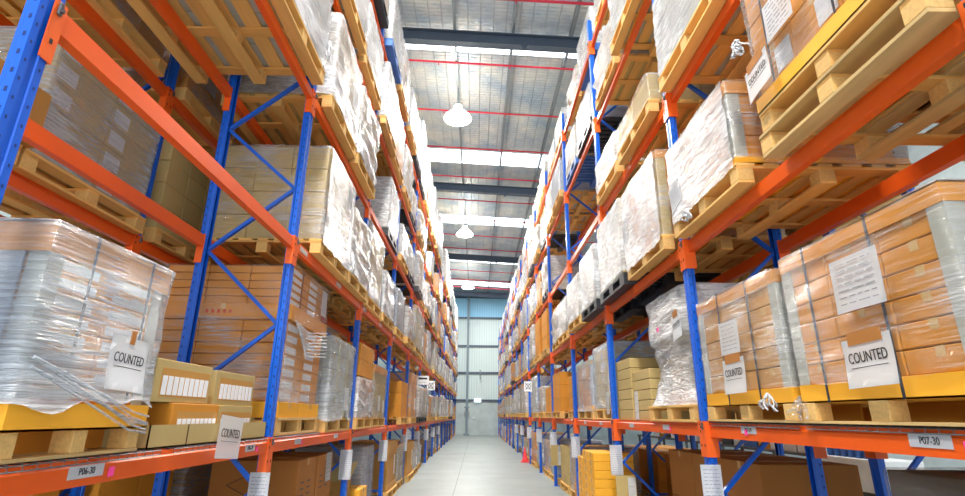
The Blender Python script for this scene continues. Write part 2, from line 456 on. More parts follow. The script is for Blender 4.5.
def lamp_glare_face(X, s, y0, y1, z0, z1, seed):  # extra white layer that paints lamp glare onto the aisle side of a load
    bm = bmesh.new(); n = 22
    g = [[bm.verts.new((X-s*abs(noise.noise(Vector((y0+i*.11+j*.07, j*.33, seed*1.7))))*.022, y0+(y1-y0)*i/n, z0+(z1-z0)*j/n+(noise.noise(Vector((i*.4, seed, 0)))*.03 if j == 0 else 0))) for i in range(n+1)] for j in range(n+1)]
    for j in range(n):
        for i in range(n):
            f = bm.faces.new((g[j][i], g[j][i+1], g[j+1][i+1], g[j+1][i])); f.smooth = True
    return finish(bm, 'lamp_glare_layer', 'filmwhite')
def straps(parent, x0, x1, y0, y1, z0, z1, ys, mat='strap', w=.013, name='strap', o=.006):
    for y in ys:
        bm = bmesh.new()
        bx(bm, x0-o, x0-o+.003, y-w/2, y+w/2, z0, z1+o); bx(bm, x1+o-.003, x1+o, y-w/2, y+w/2, z0, z1+o)
        bx(bm, x0-o, x1+o, y-w/2, y+w/2, z1+o-.003, z1+o)
        obj(name, bm, mat, parent)
def corner_posts(parent, x0, x1, y0, y1, z0, z1, mat='grey', w=.06, sides=((-1, -1), (-1, 1), (1, -1), (1, 1))):
    t = .006
    for sx, sy in sides:
        X = x0 if sx < 0 else x1; Y = y0 if sy < 0 else y1
        bm = bmesh.new()
        bx(bm, X-t if sx < 0 else X, X if sx < 0 else X+t, min(Y, Y-sy*w), max(Y, Y-sy*w), z0, z1)
        bx(bm, min(X+sx*t, X-sx*w), max(X+sx*t, X-sx*w), Y-t if sy < 0 else Y, Y if sy < 0 else Y+t, z0, z1)
        obj('corner_post', bm, mat, parent)
def tray(parent, x0, x1, y0, y1, z0, z1, mat, name, lid=False):
    bm = bmesh.new(); t = .008; o = .010
    bx(bm, x0-o, x1+o, y0-o, y1+o, (z1-t) if lid else z0, z1 if lid else z0+t)
    bx(bm, x0-o, x0-o+t, y0-o, y1+o, z0, z1); bx(bm, x1+o-t, x1+o, y0-o, y1+o, z0, z1)
    bx(bm, x0-o+t, x1+o-t, y0-o, y0-o+t, z0, z1); bx(bm, x0-o+t, x1+o-t, y1+o-t, y1+o, z0, z1)
    return obj(name, bm, mat, parent)
def sx_range(s, d0, d1):
    """x range of a load that starts d0 behind the aisle face and ends d1 behind it"""
    F = XL if s < 0 else XR
    a, b = F+s*d0, F+s*d1
    return (min(a, b), max(a, b))
def blob_tail(parent, p, mat='filmwhite', L=.16, seed=1):
    """bunched loose end of film"""
    rr = random.Random(seed); bm = bmesh.new()
    for k in range(7):
        pts = [Vector(p)]
        for q in range(5):
            pts.append(pts[-1]+Vector((rr.uniform(-.02, .02), rr.uniform(-.025, .025), -L/5*rr.uniform(.5, 1.2))))
        tube(bm, pts, .007*rr.uniform(.6, 1.4), 5)
    o = obj('film_tail', bm, mat, parent)
    for f in o.data.polygons: f.use_smooth = True
    return o

LEVEL = ['on the floor under the first beams', 'on the first beam level', 'on the second beam level', 'on the third beam level', 'on the fourth beam level', 'on the top beam level']
SHORT = ['floor row', 'first level', 'second level', 'third level', 'fourth level', 'top level']
ORD = ['first', 'second', 'third', 'fourth', 'fifth', 'sixth', 'seventh', 'eighth', 'ninth', 'tenth', 'eleventh', 'twelfth', 'thirteenth', 'fourteenth', 'fifteenth', 'sixteenth']
def bays_y(s, i): return (YL if s < 0 else YR)+BAY*i
def ztop(s, l): return 0.0 if l == 0 else ((ZL if s < 0 else ZR)[l-1]+.051)
SIDE = {-1: 'left', 1: 'right'}
def where(s, l, i, j): return f'{SIDE[s]} rack, {SHORT[l]}, {ORD[i]} bay, {"nearer" if j == 0 else "farther"}'
def palpos(s, d0, d1, y0, y1):
    a, b = sx_range(s, d0, d1); return (a+b)/2, (y0+y1)/2, y1-y0, b-a

exec_order = None
# ============================================================ RACKS
def make_rack(s, F, Y0, Z, nb, label, rear_near, back=False, start=0):
    """s: direction away from the aisle; F: x of the face plane"""
    t = thing('pallet_rack', label, 'rack', (F+s*DEP/2, Y0+start*BAY, 0), 0, 'blue and orange pallet racks')
    ox, oy = F+s*DEP/2, Y0+start*BAY
    H = 7.5
    def post_mesh(detail):
        bm = bmesh.new()
        prof = [(0, -.05), (0, -.017), (.012, -.012), (.012, .012), (0, .017), (0, .05), (.045, .05), (.065, .036), (.085, .036), (.085, .028), (.06, .028), (.04, .044), (.008, .044), (.008, -.044), (.04, -.044), (.06, -.028), (.085, -.028), (.085, -.036), (.065, -.036), (.045, -.05)]
        a = [bm.verts.new((x*.74, y*.92, 0)) for x, y in prof]; b = [bm.verts.new((x*.74, y*.92, H)) for x, y in prof]
        n = len(prof)
        for k in range(n): bm.faces.new((a[k], a[(k+1) % n], b[(k+1) % n], b[k]))
        bm.faces.new(a); bm.faces.new(b[::-1])
        if detail:
            z = .1
            while z < 5.2:
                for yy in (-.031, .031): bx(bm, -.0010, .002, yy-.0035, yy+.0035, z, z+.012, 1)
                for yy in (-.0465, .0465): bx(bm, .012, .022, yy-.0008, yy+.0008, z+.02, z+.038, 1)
                z += .075
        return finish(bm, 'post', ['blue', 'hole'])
    pd, pf = post_mesh(True), post_mesh(False)
    bmb = bmesh.new(); bx(bmb, -.02, .11, -.065, .065, 0, .008)
    base = finish(bmb, 'base_plate', 'blue')
    # brace zigzag
    zz = [.28, .72, 1.3, 1.72, 2.10-.0, 2.75, 3.33, 3.9, 4.5, 5.1, 5.7, 6.3, 6.9]
    def brace_ends():
        out = []
        front = False
        zs = [.25, .90, 1.55, 2.12, 2.75, 3.33, 3.92, 4.52, 5.1, 5.7, 6.3, 6.9]
        # front nodes at odd index
        for k in range(len(zs)-1):
            xa = .06 if k % 2 == 1 else DEP-.06; xb = .06 if k % 2 == 0 else DEP-.06
            out.append(((xa, zs[k]), (xb, zs[k+1])))
        out.append(((.06, .2), (DEP-.06, .2)))
        return out
    ends = brace_ends()
    near_frames = 6 if not back else 3
    rest = bmesh.new(); anyrest = False
    for i in range(start, nb+1):
        y = Y0+BAY*i-oy
        for rear in (0, 1):
            x = (-DEP/2*s) if not rear else (DEP/2*s)
            flip = (s > 0) ^ bool(rear)
            p = link('post', pd if (0 <= i < 4 and not back) else pf, t, (x-(.03 if s > 0 and not rear else 0), y, 0), 0 if flip else PI)
            link('base_plate', base, p)
        for k, (a, b) in enumerate(ends):
            pa = (s*(a[0]-DEP/2), y+.0, a[1]); pb = (s*(b[0]-DEP/2), y+.0, b[1])
            if i-max(start, 0) < near_frames and i >= 0:
                bm = bmesh.new(); bar(bm, pa, pb, .028, .034, up=(0, 1, 0)); obj('brace', bm, 'blue', t)
            else:
                bar(rest, pa, pb, .028, .034, up=(0, 1, 0)); anyrest = True
    if anyrest:
        o = obj('brace', rest, 'blue', t); o['kind'] = 'stuff'; o['label'] = 'blue braces of the farther frames'
    # beams
    prof = [(-.004, -.05), (-.004, .022), (.006, .030), (.006, .05), (.046, .05), (.046, -.05)]
    bm = bmesh.new(); prism_y(bm, prof, .05, BAY-.05); beam_me = finish(bm, 'beam', 'orange')
    bm = bmesh.new()
    bx(bm, -.010, -.0045, .001, .056, -.19, .062); bx(bm, -.0045, .05, .0505, .056, -.19, .062)
    for z in (-.12, -.02, .03): bx(bm, -.0115, -.0095, .022, .034, z, z+.018, 1)
    if s > 0:
        for v in bm.verts:
            if v.co.x < -.003: v.co.x -= .031
    conn_a = finish(bm, 'beam_connector', ['orange2', 'dark'])
    bm = bmesh.new()
    bx(bm, -.010, -.0045, -.056, -.001, -.19, .062); bx(bm, -.0045, .05, -.056, -.0505, -.19, .062)
    bx(bm, -.0115, -.0095, -.034, -.022, -.12, -.10, 1)
    bx(bm, -.020, -.0095, -.034, -.012, .0, .055, 2, bev=.004); bx(bm, -.030, -.019, -.028, -.018, .012, .026, 2)
    if s > 0:
        for v in bm.verts:
            if v.co.x < -.003: v.co.x -= .031
    conn_b = finish(bm, 'beam_connector', ['orange2', 'dark', 'steel'])
    restb = bmesh.new(); anyb = False
    for rear in (0, 1):
        for i in range(start, nb):
            for l, z in enumerate(Z):
                if rear and (i-start) >= rear_near:
                    x = s*DEP/2
                    bx(restb, min(x, x-s*.046), max(x, x-s*.046), Y0+BAY*i-oy+.05, Y0+BAY*(i+1)-oy-.05, z-.05, z+.05); anyb = True
                    continue
                x = (-DEP/2*s) if not rear else (DEP/2*s)
                flip = (s > 0) ^ bool(rear)
                y = Y0+BAY*i-oy
                b = link('beam', beam_me, t, (x, y if flip else y+BAY, z), 0 if flip else PI)
                b['label'] = 'orange load beam'
                if i < 6 and not back or i < 2:
                    link('beam_connector', conn_a, b, (0, .0, 0)); link('beam_connector', conn_b, b, (0, BAY, 0))
    if anyb:
        o = obj('beam', restb, 'orange', t); o['kind'] = 'stuff'; o['label'] = 'orange rear beams of the farther bays'
    return t
rackL = make_rack(-1, XL, YL, ZL, NB, 'tall blue and orange pallet rack along the left of the aisle', 4)
rackR = make_rack(1, XR, YR, ZR, NB, 'tall blue and orange pallet rack along the right of the aisle', 4)
make_rack(-1, -2.93, YL, ZL, 4, 'blue and orange pallet rack behind the left aisle rack', 4, back=True)
make_rack(1, 2.99, YR, ZR, 4, 'blue and orange pallet rack behind the right aisle rack', 4, back=True)

# labels on the beams, location sheets on the posts (parts of the rack they are stuck to)
def rack_local(t, p): return Vector(p)-t.location
def beam_label(t, s, y, z, txt, w=.2, h=.05, pinky=None):
    F = XL if s < 0 else XR
    bm = bmesh.new(); bx(bm, -w/2, w/2, -h/2, h/2, 0, .002)
    o = obj('beam_label', bm, 'silver', t); o.matrix_local = face_matrix(s, rack_local(t, (F-s*.0045, y, z)))
    o['label'] = f'silver location label reading {txt}' if txt else 'silver location label'
    if txt:
        me = text_mesh(txt, 1.0, 'ink'); k = h*.72
        l = link('lettering', me, o, (0, 0, .003)); l.scale = (k*.95, k*1.1, 1)
    if pinky:
        bm = bmesh.new(); bx(bm, pinky-.018, pinky+.018, -h*.55-.008, h*.5-.02, .002, .0035)
        q = obj('pink_sticker', bm, 'pink', o); q['label'] = 'small pink sticker'
beam_label(rackL, -1, 2.287, 1.196, 'P06-30', .20, .048, .15)
beam_label(rackR, 1, 2.10, 1.347, 'P07-30', .20, .05, .165)
beam_label(rackR, 1, 3.49, 1.352, 'P07-29', .19, .045, -.03)
beam_label(rackL, -1, 3.88, 1.196, 'P06-29', .16, .045, .12)
for y in (4.9, 6.2): beam_label(rackL, -1, y, 1.196, None, .17, .045, .11 if y < 5 else None)
for y in (5.0, 6.1, 7.6, 8.7): beam_label(rackR, 1, y, 1.34, None, .17, .045, .1 if y < 5.5 else None)
for i in range(1, 5):
    for j in (0, 1): beam_label(rackL, -1, YL+BAY*i+.22+j*1.25, ZL[1], None, .2, .045)
for i in range(1, 9):
    for s, t, F, Y0 in ((-1, rackL, XL, YL), (1, rackR, XR, YR)):
        zt = 1.01 if s < 0 else 1.10
        p = (F-s*.0-(.035*s if s > 0 else -.0), Y0+BAY*i-.062, zt-.17)
        if s < 0: p = (F-.02, Y0+BAY*i-.062, zt-.17)
        lines_sheet(t, 0, rack_local(t, p), .15, .34, 12, name='location_sheet', label='white sheet of location codes taped to the post')
# warning signs high on two far posts
def post_sign(t, p, w, h, cross=False):
    bm = bmesh.new(); bx(bm, -w/2, w/2, -h/2, h/2, 0, .004)
    if cross:
        for a in (1, -1): bar(bm, (-w*.36*a, -h*.36, .005), (w*.36*a, h*.36, .005), .03, .003, 1)
        tube(bm, [(math.cos(q*PI/8)*w*.32, math.sin(q*PI/8)*w*.32, .006) for q in range(17)], .008, 4, 2)
    else:
        bx(bm, -w*.36, w*.36, h*.1, h*.3, .004, .006, 2); bx(bm, -w*.3, w*.3, -h*.25, -h*.2, .004, .006, 1)
    o = obj('warning_sign', bm, ['paper', 'greyink', 'ink'], t); o.matrix_local = face_matrix(0, rack_local(t, p))
    o['label'] = 'white sign with a crossed symbol' if cross else 'white sign with a dark heading bar'
post_sign(rackL, (-1.50, YL+BAY*5-.06, 2.36), .34, .24)
post_sign(rackL, (-1.50, YL+BAY*6-.06, 2.36), .26, .30, True)
post_sign(rackR, (1.70, YR+BAY*6-.06, 2.36), .26, .32, True)

# wire mesh decks on the first beam level of the nearest bays
def deck(s, y0, y1, z, label):
    bm = bmesh.new(); a, b = sx_range(s, -.010, DEP)
    n = int((y1-y0)/.062)
    for k in range(n+1):
        y = y0+(y1-y0)*k/n
        F = a if s > 0 else b
        tube(bm, [(b if s > 0 else a, y, z+.006), (F, y, z+.006), (F, y, z-.016)], .0026, 4)
    for q in range(7):
        x = a+(b-a)*q/6
        tube(bm, [(x, y0, z+.002), (x, y1, z+.002)], .0024, 4)
    F = a if s > 0 else b
    tube(bm, [(F, y0, z-.016), (F, y1, z-.016)], .003, 4)
    tag(obj('wire_deck', bm, 'steel'), label, 'shelf deck', 'wire mesh decks on the first beams')
zl1, zr1 = ztop(-1, 1), ztop(1, 1)
deck(-1, 1.64, 2.78, zl1, 'grey wire deck under the nearest left load with the COUNTED sheet')
deck(-1, 2.90, 4.17, zl1, 'grey wire deck under the open cardboard tray on left rack')
deck(-1, 4.34, 5.55, zl1, 'grey wire deck under the three-tier brown carton stack on left rack')
deck(1, 1.60, 2.86, zr1, 'grey wire deck under the nearest right load with the COUNTED sheet')
deck(1, 2.93, 4.05, zr1, 'grey wire deck under the second COUNTED load from the camera, right rack')
DK = .012

# ============================================================ NEAR LOADS
# ---- left, first beam level, load A
G_ST = 'wrapped carton stacks on the racks'
def stack(name, label, loc, group=G_ST, cat='carton stack'):
    return thing(name, label, cat, loc, 0, group)
def localrange(s, d0, d1, y0, y1):
    a, b = sx_range(s, d0, d1); cx, cy = (a+b)/2, (y0+y1)/2
    return cx, cy, (a-cx, b-cx, y0-cy, y1-cy)

def loadA():
    s = -1; cx, cy, (x0, x1, y0, y1) = localrange(s, .0, 1.05, 1.84, 2.60)
    z = zl1+DK
    pallet('thin', True, cx, cy, z, 'weathered wooden pallet under the grey-filmed COUNTED load, left rack', y1-y0, x1-x0)
    z += .1005
    t = stack('wrapped_carton_stack', 'tall carton stack in shiny grey stretch film with COUNTED sheet, nearest on left rack', (cx, cy, z))
    tray(t, x0, x1, y0, y1, 0, .10, 'yellow', 'base_tray')
    bm = bmesh.new(); bx(bm, x0+.002, x1-.002, y0+.002, y1-.002, .012, .098); obj('base_carton', bm, 'yellow', t)
    h = 2.11-z
    carton_grid(t, x0+.03, x1-.02, y0+.02, y1-.02, .10, h-.11, 3, 2, 8, 'orangeboard', lab=('x', .72))
    corner_posts(t, x0+.03, x1-.02, y0+.02, y1-.02, .10, h-.11, 'grey', .07)
    bm = bmesh.new(); bx(bm, x0+.12, x1-.10, y0+.006, y0+.012, .10, h-.11); o = obj('grey_liner', bm, 'greyfoil', t)
    tray(t, x0+.02, x1-.01, y0+.01, y1-.01, h-.12, h, 'orangeboard', 'lid_tray', lid=True)
    straps(t, x0-.01, x1, y0, y1, .0, h-.0, [y0+.22, y0+.60])
    link('stretch_film', film_mesh(x0+.02, x1-.01, y0+.005, y1-.005, .09, h, 1, .014, .018, 22, 16, mat='filmdense', skirt=1), t)
    # rope of film pulled across the lower corner
    bm = bmesh.new()
    pts = [(x1+.03, y0+.02, .26), (x1+.034, y0+.2, .20), (x1+.038, y0+.42, .13), (x1+.034, y0+.62, .06), (x1+.02, y1+.01, .04)]
    for q in range(6): tube(bm, [(p[0]-.004, p[1], p[2]-.011*q+.012*math.sin(q*2+p[1]*5)) for p in pts], .005, 6)
    obj('film_fold', bm, 'filmgrey', t)
    counted_sheet(t, -1, (x1+.068, 2.295-cy, 1.62-z), .255, .225, -.05, .13, curl=.02)
loadA()
# ---- left, first beam level, cardboard tray with four cartons (B)
def loadB():
    z = zl1+DK
    bm = bmesh.new()
    x0, x1, y0, y1 = -2.25, -1.59, 2.70, 4.17; t_ = .006
    bx(bm, x0, x1, y0, y1, 0, .006)
    bx(bm, x1-t_, x1, y0, y1, 0, .11); bx(bm, x0, x0+t_, y0, y1, 0, .11); bx(bm, x0, x1, y0, y0+t_, 0, .11); bx(bm, x0, x1, y1-t_, y1, 0, .11)
    bx(bm, x1-.001, x1+.002, 3.05, 3.058, 0, .11, 1)
    o = obj('cardboard_tray', bm, ['beige', 'gap'], None, (0, 0, z)); tag(o, 'long open brown cardboard tray holding four printed cartons, left rack', 'tray')
    sheet = thing('counted_notice', 'white COUNTED paper hanging over the edge of the cardboard tray', 'notice', (-1.552, 3.50, z+.02))
    counted_sheet(sheet, -1, (.0, 0, .005), .33, .25, -.08, 0, curl=.004)
    z += .007
    def printed(y0, y1, x0, x1, z0, z1, mat, label, front='row'):
        t = thing('printed_carton', label, 'carton', ((x0+x1)/2, (y0+y1)/2, z0), 0, 'printed cartons in the cardboard tray')
        w, d, h = x1-x0, y1-y0, z1-z0
        bm = bmesh.new(); bx(bm, -w/2, w/2, -d/2, d/2, 0, h, bev=.003); obj('carton_body', bm, mat, t)
        bm = bmesh.new(); n = 9
        bx(bm, w/2-.001, w/2+.0015, -d*.40, d*.46, h*.13, h*.80, 1)
        for k in range(n):
            yy = -d*.38+k*d*.84/n
            bx(bm, w/2+.001, w/2+.003, yy, yy+d*.84/n*.80, h*.17, h*.62, 0)
        o = obj('folder_label', bm, ['paper', 'kraft'], t); o['label'] = 'row of white folder labels behind the cut-out'
    zb = z
    printed(2.72, 3.30, -2.15, -1.63, zb+.215, zb+.43, 'beige', 'beige carton of white labels, upper left in the cardboard tray')
    printed(3.42, 4.02, -2.15, -1.66, zb+.215, zb+.425, 'beige', 'beige carton of white labels, upper right in the cardboard tray')
    printed(2.90, 3.42, -2.12, -1.61, zb, zb+.212, 'orangeboard', 'orange carton of white labels, lower left in the cardboard tray')
    printed(3.46, 4.00, -2.15, -1.64, zb, zb+.212, 'beige', 'beige carton of white labels, lower right in the cardboard tray')
loadB()
# ---- left, first beam level, three-tier brown stack C
def loadC():
    s = -1; z = zl1+DK
    cx, cy, (x0, x1, y0, y1) = localrange(s, .02, 1.20, 4.40, 5.55)
    pallet('old', True, cx, cy, z, 'wooden pallet under the three-tier brown carton stack, left rack', y1-y0, x1-x0)
    z += .138
    t = stack('carton_stack', 'three-tier stack of wide brown cartons behind the front blue post, left rack', (cx, cy, z))
    carton_grid(t, x0, x1-.01, y0, y1, 0, .13, 1, 2, 1, 'yellow')
    carton_grid(t, x0+.02, x1-.03, y0+.04, y1-.06, .13, .80, 3, 2, 7, 'orangeboard', tape=False, lab=('x', .5))
    carton_grid(t, x0, x1, y0+.02, y1-.02, .80, .94, 1, 1, 1, 'orangeboard')
    carton_grid(t, x0+.03, x1-.05, y0+.06, y1-.12, .94, 1.29, 3, 2, 5, 'orangeboard', tape=False, lab=('x', .5))
    bm = bmesh.new()
    for k in range(5): bx(bm, x0+.45+k*.05, x0+.47+k*.05, y0+.0125, y0+.014, .85, .88)
    obj('red_print', bm, 'redink', t)
    straps(t, x0+.03, x1-.05, y0+.06, y1-.1, .94, 1.29, [y0+.35])
    link('stretch_film', film_mesh(x0+.01, x1-.02, y0+.03, y1-.04, .12, .82, 3, .012, .014, mat='film'), t)
    link('stretch_film', film_mesh(x0, x1-.01, y0+.03, y1-.08, .80, 1.28, 4, .012, .012, mat='filmthin'), t)
    bm = bmesh.new()
    for k in range(8): tube(bm, [(x1+.02, y0+.1+.03*k, .80-.02*k), (x1+.04, y0+.4, .74-.03*k), (x1+.02, y1-.05, .84-.035*k)], .006, 5)
    obj('film_fold', bm, 'filmwhite', t)
    lines_sheet(t, -1, (x1-.0, y1-cy*0-.22, 1.12), .18, .26, 9)
loadC()
# ---- generic detailed load
def load(s, l, i, j, y0, y1, d0, d1, h, nx, ny, nz, mat, film='film', ptype='pine', cap=None, base=None, posts=False, strap=(), lab=None, sheets=(), desc='brown carton stack in clear film', capm='orangeboard', pz=True, tape=True, zoff=0, fcov=0.0, postm='grey', label=None, plabel=None, strapm='strap', skirt=0, amp=.012, inset=0.02, lean=(0, 0), tails=(), face=False):
    cx, cy, (x0, x1, a0, a1) = localrange(s, d0, d1, y0, y1)
    z = ztop(s, l)+zoff
    if ptype:
        pallet(ptype, True, cx, cy, z, plabel or f'{"black plastic" if ptype=="black" else "wooden"} pallet, {where(s,l,i,j)}', a1-a0, x1-x0)
        z += {'black': .141, 'thin': .1005}.get(ptype, .1385)
    t = stack('wrapped_carton_stack' if film else 'carton_stack', label or f'{desc}, {where(s,l,i,j)}', (cx, cy, z))
    x0 += inset; x1 -= inset; a0 += inset; a1 -= inset
    zb = 0
    if base:
        tray(t, x0, x1, a0, a1, 0, base, 'yellow', 'base_tray')
        bm = bmesh.new(); bx(bm, x0-.002, x1+.002, a0-.002, a1+.002, .009, base-.002); obj('base_filler', bm, 'yellow', t); zb = base
    zt = h-(cap or 0)
    carton_grid(t, x0, x1, a0, a1, zb, zt, nx, ny, nz, mat, tape, lab)
    if posts: corner_posts(t, x0, x1, a0, a1, zb, zt, postm, .075)
    if cap: tray(t, x0, x1, a0, a1, zt-.01, h, capm, 'lid_tray', lid=True)
    if strap: straps(t, x0, x1, a0, a1, 0, h, [a0+q*(a1-a0) for q in strap], strapm, .016, 'strap', .012)
    if face: link('lamp_glare_layer', lamp_glare_face((x1+.028) if s < 0 else (x0-.028), s, a0, a1, fcov-.03, h, int(y0*9)), t)
    if film: link('stretch_film', film_mesh(x0, x1, a0, a1, fcov, h, int(y0*13+l*5+s), amp, .016, mat=film, skirt=skirt, lean=lean), t)
    ax = (x1+.04) if s < 0 else (x0-.04)
    for k in sheets:
        if k[0] == 'C': counted_sheet(t, s, (ax, k[1]-cy, k[2]-z), k[3], k[4], k[5])
        else: lines_sheet(t, s, (ax+.006*s, k[1]-cy, k[2]-z), k[3], k[4], 7, k[5] if len(k) > 5 else 0)
    for q in tails: blob_tail(t, (ax, q[0]-cy, q[1]-z), L=q[2])
    return t
# left rack, first level
load(-1, 1, 1, 1, 5.74, 6.86, -.0, 1.0, .87, 3, 3, 5, 'grey', 'filmgrey', desc='grey-filmed stack with yellow straps', strap=(.3, .7), strapm='yellowstrap', sheets=(('D', 6.5, 1.60, .2, .26),), skirt=1)
t = load(-1, 1, 2, 0, 7.08, 8.12, -.03, 1.0, .52, 2, 2, 3, 'orangeboard', 'filmwhite', desc='orange cartons in loose white film', amp=.03, sheets=(('D', 7.8, 1.6, .16, .26, .15),))
cx, cy, (x0, x1, a0, a1) = localrange(-1, -.01, .9, 7.12, 8.05)
t = stack('carton_stack', 'bare orange cartons two high on top of the loose white film, left rack', (cx, cy, ztop(-1, 1)+.1385+.545))
carton_grid(t, x0, x1, a0, a1, 0, .44, 2, 2, 2, 'orangeboard')
load(-1, 1, 2, 1, 8.30, 9.45, .0, 1.0, .80, 3, 3, 4, 'beige', 'film', desc='beige carton stack with orange lid', cap=.1, sheets=(('D', 8.7, 1.6, .16, .24), ('D', 9.1, 1.55, .12, .2)))
# left rack, second level
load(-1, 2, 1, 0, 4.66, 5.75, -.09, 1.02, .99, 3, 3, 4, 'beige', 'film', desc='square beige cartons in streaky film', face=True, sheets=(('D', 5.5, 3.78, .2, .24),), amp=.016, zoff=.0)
load(-1, 2, 1, 1, 5.80, 6.86, -.09, 1.0, .80, 3, 3, 4, 'beige', 'filmwhite', desc='low beige carton stack in crumpled white film', tails=((5.86, 3.15, .18),), amp=.03)
load(-1, 2, 2, 0, 7.05, 8.15, -.05, 1.0, 1.05, 2, 2, 3, 'beige', 'filmgrey', desc='three tall smooth beige cartons in grey film')
load(-1, 2, 2, 1, 8.35, 9.45, -.05, 1.0, .72, 3, 3, 3, 'grey', 'filmwhite', desc='short white-filmed grey carton stack', amp=.03)
# left rack, third level
load(-1, 3, 0, 1, 3.00, 4.13, -.12, 1.06, 1.10, 3, 3, 5, 'grey', 'filmwhite', desc='white-filmed stack with loose film end', tails=((4.1, 4.80, .22),), amp=.02)
load(-1, 3, 0, 0, 1.80, 2.93, -.12, 1.06, 1.00, 3, 3, 4, 'grey', 'filmwhite', desc='white-filmed stack above the empty second level')
load(-1, 3, 1, 0, 4.48, 5.58, -.10, 1.0, 1.0, 3, 3, 6, 'beige', 'filmwhite', desc='beige bundles with white sheet in film', sheets=(('D', 5.3, 4.95, .22, .28),), amp=.03)
load(-1, 3, 1, 1, 5.68, 6.80, -.10, 1.0, .95, 2, 3, 5, 'beige', 'filmwhite', desc='pale sacks in crumpled film', amp=.045)

# right rack, first level
t = load(1, 1, 0, 0, 1.76, 2.87, -.02, 1.05, .79, 3, 3, 6, 'orangeboard', 'film', ptype='thin', cap=.075, base=.09, posts=True, strap=(.36, .80), zoff=DK,
     sheets=(('D', 2.26, 2.02, .31, .25, .0), ('C', 2.275, 1.665, .30, .215, .03)), fcov=.085, skirt=.3, capm='orangeboard',
     label='wide orange carton stack in clear film with COUNTED sheet, nearest on right rack', plabel='weathered wooden pallet above the P07-30 label, right rack')
blob_tail(t, (-.56, .50, .03), 'film', .12, 5)
t = load(1, 1, 0, 1, 2.92, 4.05, -.02, 1.05, .77, 3, 3, 5, 'kraft', 'film', ptype='thin', cap=.075, base=.09, posts=True, strap=(.30, .68), zoff=DK,
     sheets=(('D', 3.52, 1.945, .27, .22, .0), ('C', 3.50, 1.69, .30, .225, .02)), fcov=.085, skirt=.3,
     label='brown carton stack with COUNTED sheet, second from camera on right rack', plabel='wooden pallet left of the P07-30 label under the brown COUNTED load')
blob_tail(t, (-.57, -.38, .06), 'filmwhite', .10, 6)
# leaning white bundle C on the right
def loadRC():
    s = 1; z = zr1
    cx, cy, (x0, x1, y0, y1) = localrange(s, -.02, .95, 4.28, 5.40)
    pallet('pine', True, cx, cy, z, 'light pine pallet under the lumpy white-filmed bundle, right rack', y1-y0, x1-x0)
    z += .1385
    t = stack('wrapped_carton_stack', 'lumpy leaning bundle in baggy white film with COUNTED sheet, right rack', (cx, cy, z))
    carton_grid(t, x0+.08, x1-.03, y0+.02, y1-.08, 0, .12, 2, 2, 1, 'kraft', False)
    carton_grid(t, x0+.16, x1-.12, y0+.05, y1-.25, .12, .55, 2, 2, 2, 'beige', False)
    carton_grid(t, x0+.12, x1-.14, y0+.05, y1-.14, .55, .96, 2, 2, 3, 'beige', False)
    bm = bmesh.new(); n = 44; rings = []
    for jz in range(25):
        u = jz/24; zz = u*1.0
        ext = .06*max(0, 1-u*4)+(.035 if u > .55 else -.03*math.sin(min(1, u/.5)*PI))
        rg = []
        for k in range(n):
            a = 2*PI*k/n; c, s_ = math.cos(a), math.sin(a)
            m = max(abs(c), abs(s_))**.85
            hx = (x1-x0)/2-.05+ext; hy = (y1-y0)/2-.04+ext
            d = 1+.05*noise.noise(Vector((c*2.2, s_*2.2+zz*4, zz*7)))
            rg.append(bm.verts.new((c/m*hx*d, s_/m*hy*d-.07*u*0, zz)))
        rings.append(rg)
    for a, b in zip(rings, rings[1:]):
        for k in range(n):
            f = bm.faces.new((a[k], a[(k+1) % n], b[(k+1) % n], b[k])); f.smooth = True
    obj('stretch_film', bm, 'filmwhite', t)
    counted_sheet(t, 1, (x0-.035, 4.36-cy, 2.16-z), .21, .22, .15, .5)
    bm = bmesh.new(); bx(bm, x0-.05, x0-.046, 4.78-cy, 4.82-cy, 2.18-z, 2.22-z); obj('pink_sticker', bm, 'pink', t)
loadRC()
# bare beige cartons D
cx, cy, (x0, x1, a0, a1) = localrange(1, .05, .9, 5.52, 6.72)
t = stack('carton_stack', 'bare beige flat cartons in two uneven columns behind the second right post', (cx, cy, zr1+.0))
carton_grid(t, x0, x1, a0+.0, a0+.62, 0, .53, 2, 1, 5, 'beige', False)
carton_grid(t, x0-.02, x1, a0+.62, a1, 0, .70, 2, 1, 6, 'beige', False)
lines_sheet(t, 1, (x0-.02, a0+.45, .16), .14, .30, 3); 
load(1, 1, 2, 0, 6.92, 7.95, .0, 1.0, .86, 3, 3, 5, 'beige', 'filmgrey', desc='tall grey-banded beige stack in film', posts=True, sheets=(('D', 7.1, 1.6, .15, .28),), capm='grey', cap=.05)
load(1, 1, 2, 1, 8.15, 9.30, .0, 1.0, .74, 3, 2, 3, 'orangeboard', 'filmgrey', desc='orange cartons with a grey liner face in film', posts=True, postm='greyfoil', base=.06, skirt=1, cap=.05, capm='beige')
load(1, 1, 3, 0, 9.60, 10.3, .0, .9, .62, 2, 1, 2, 'orangeboard', None, desc='bare orange-brown carton pair')

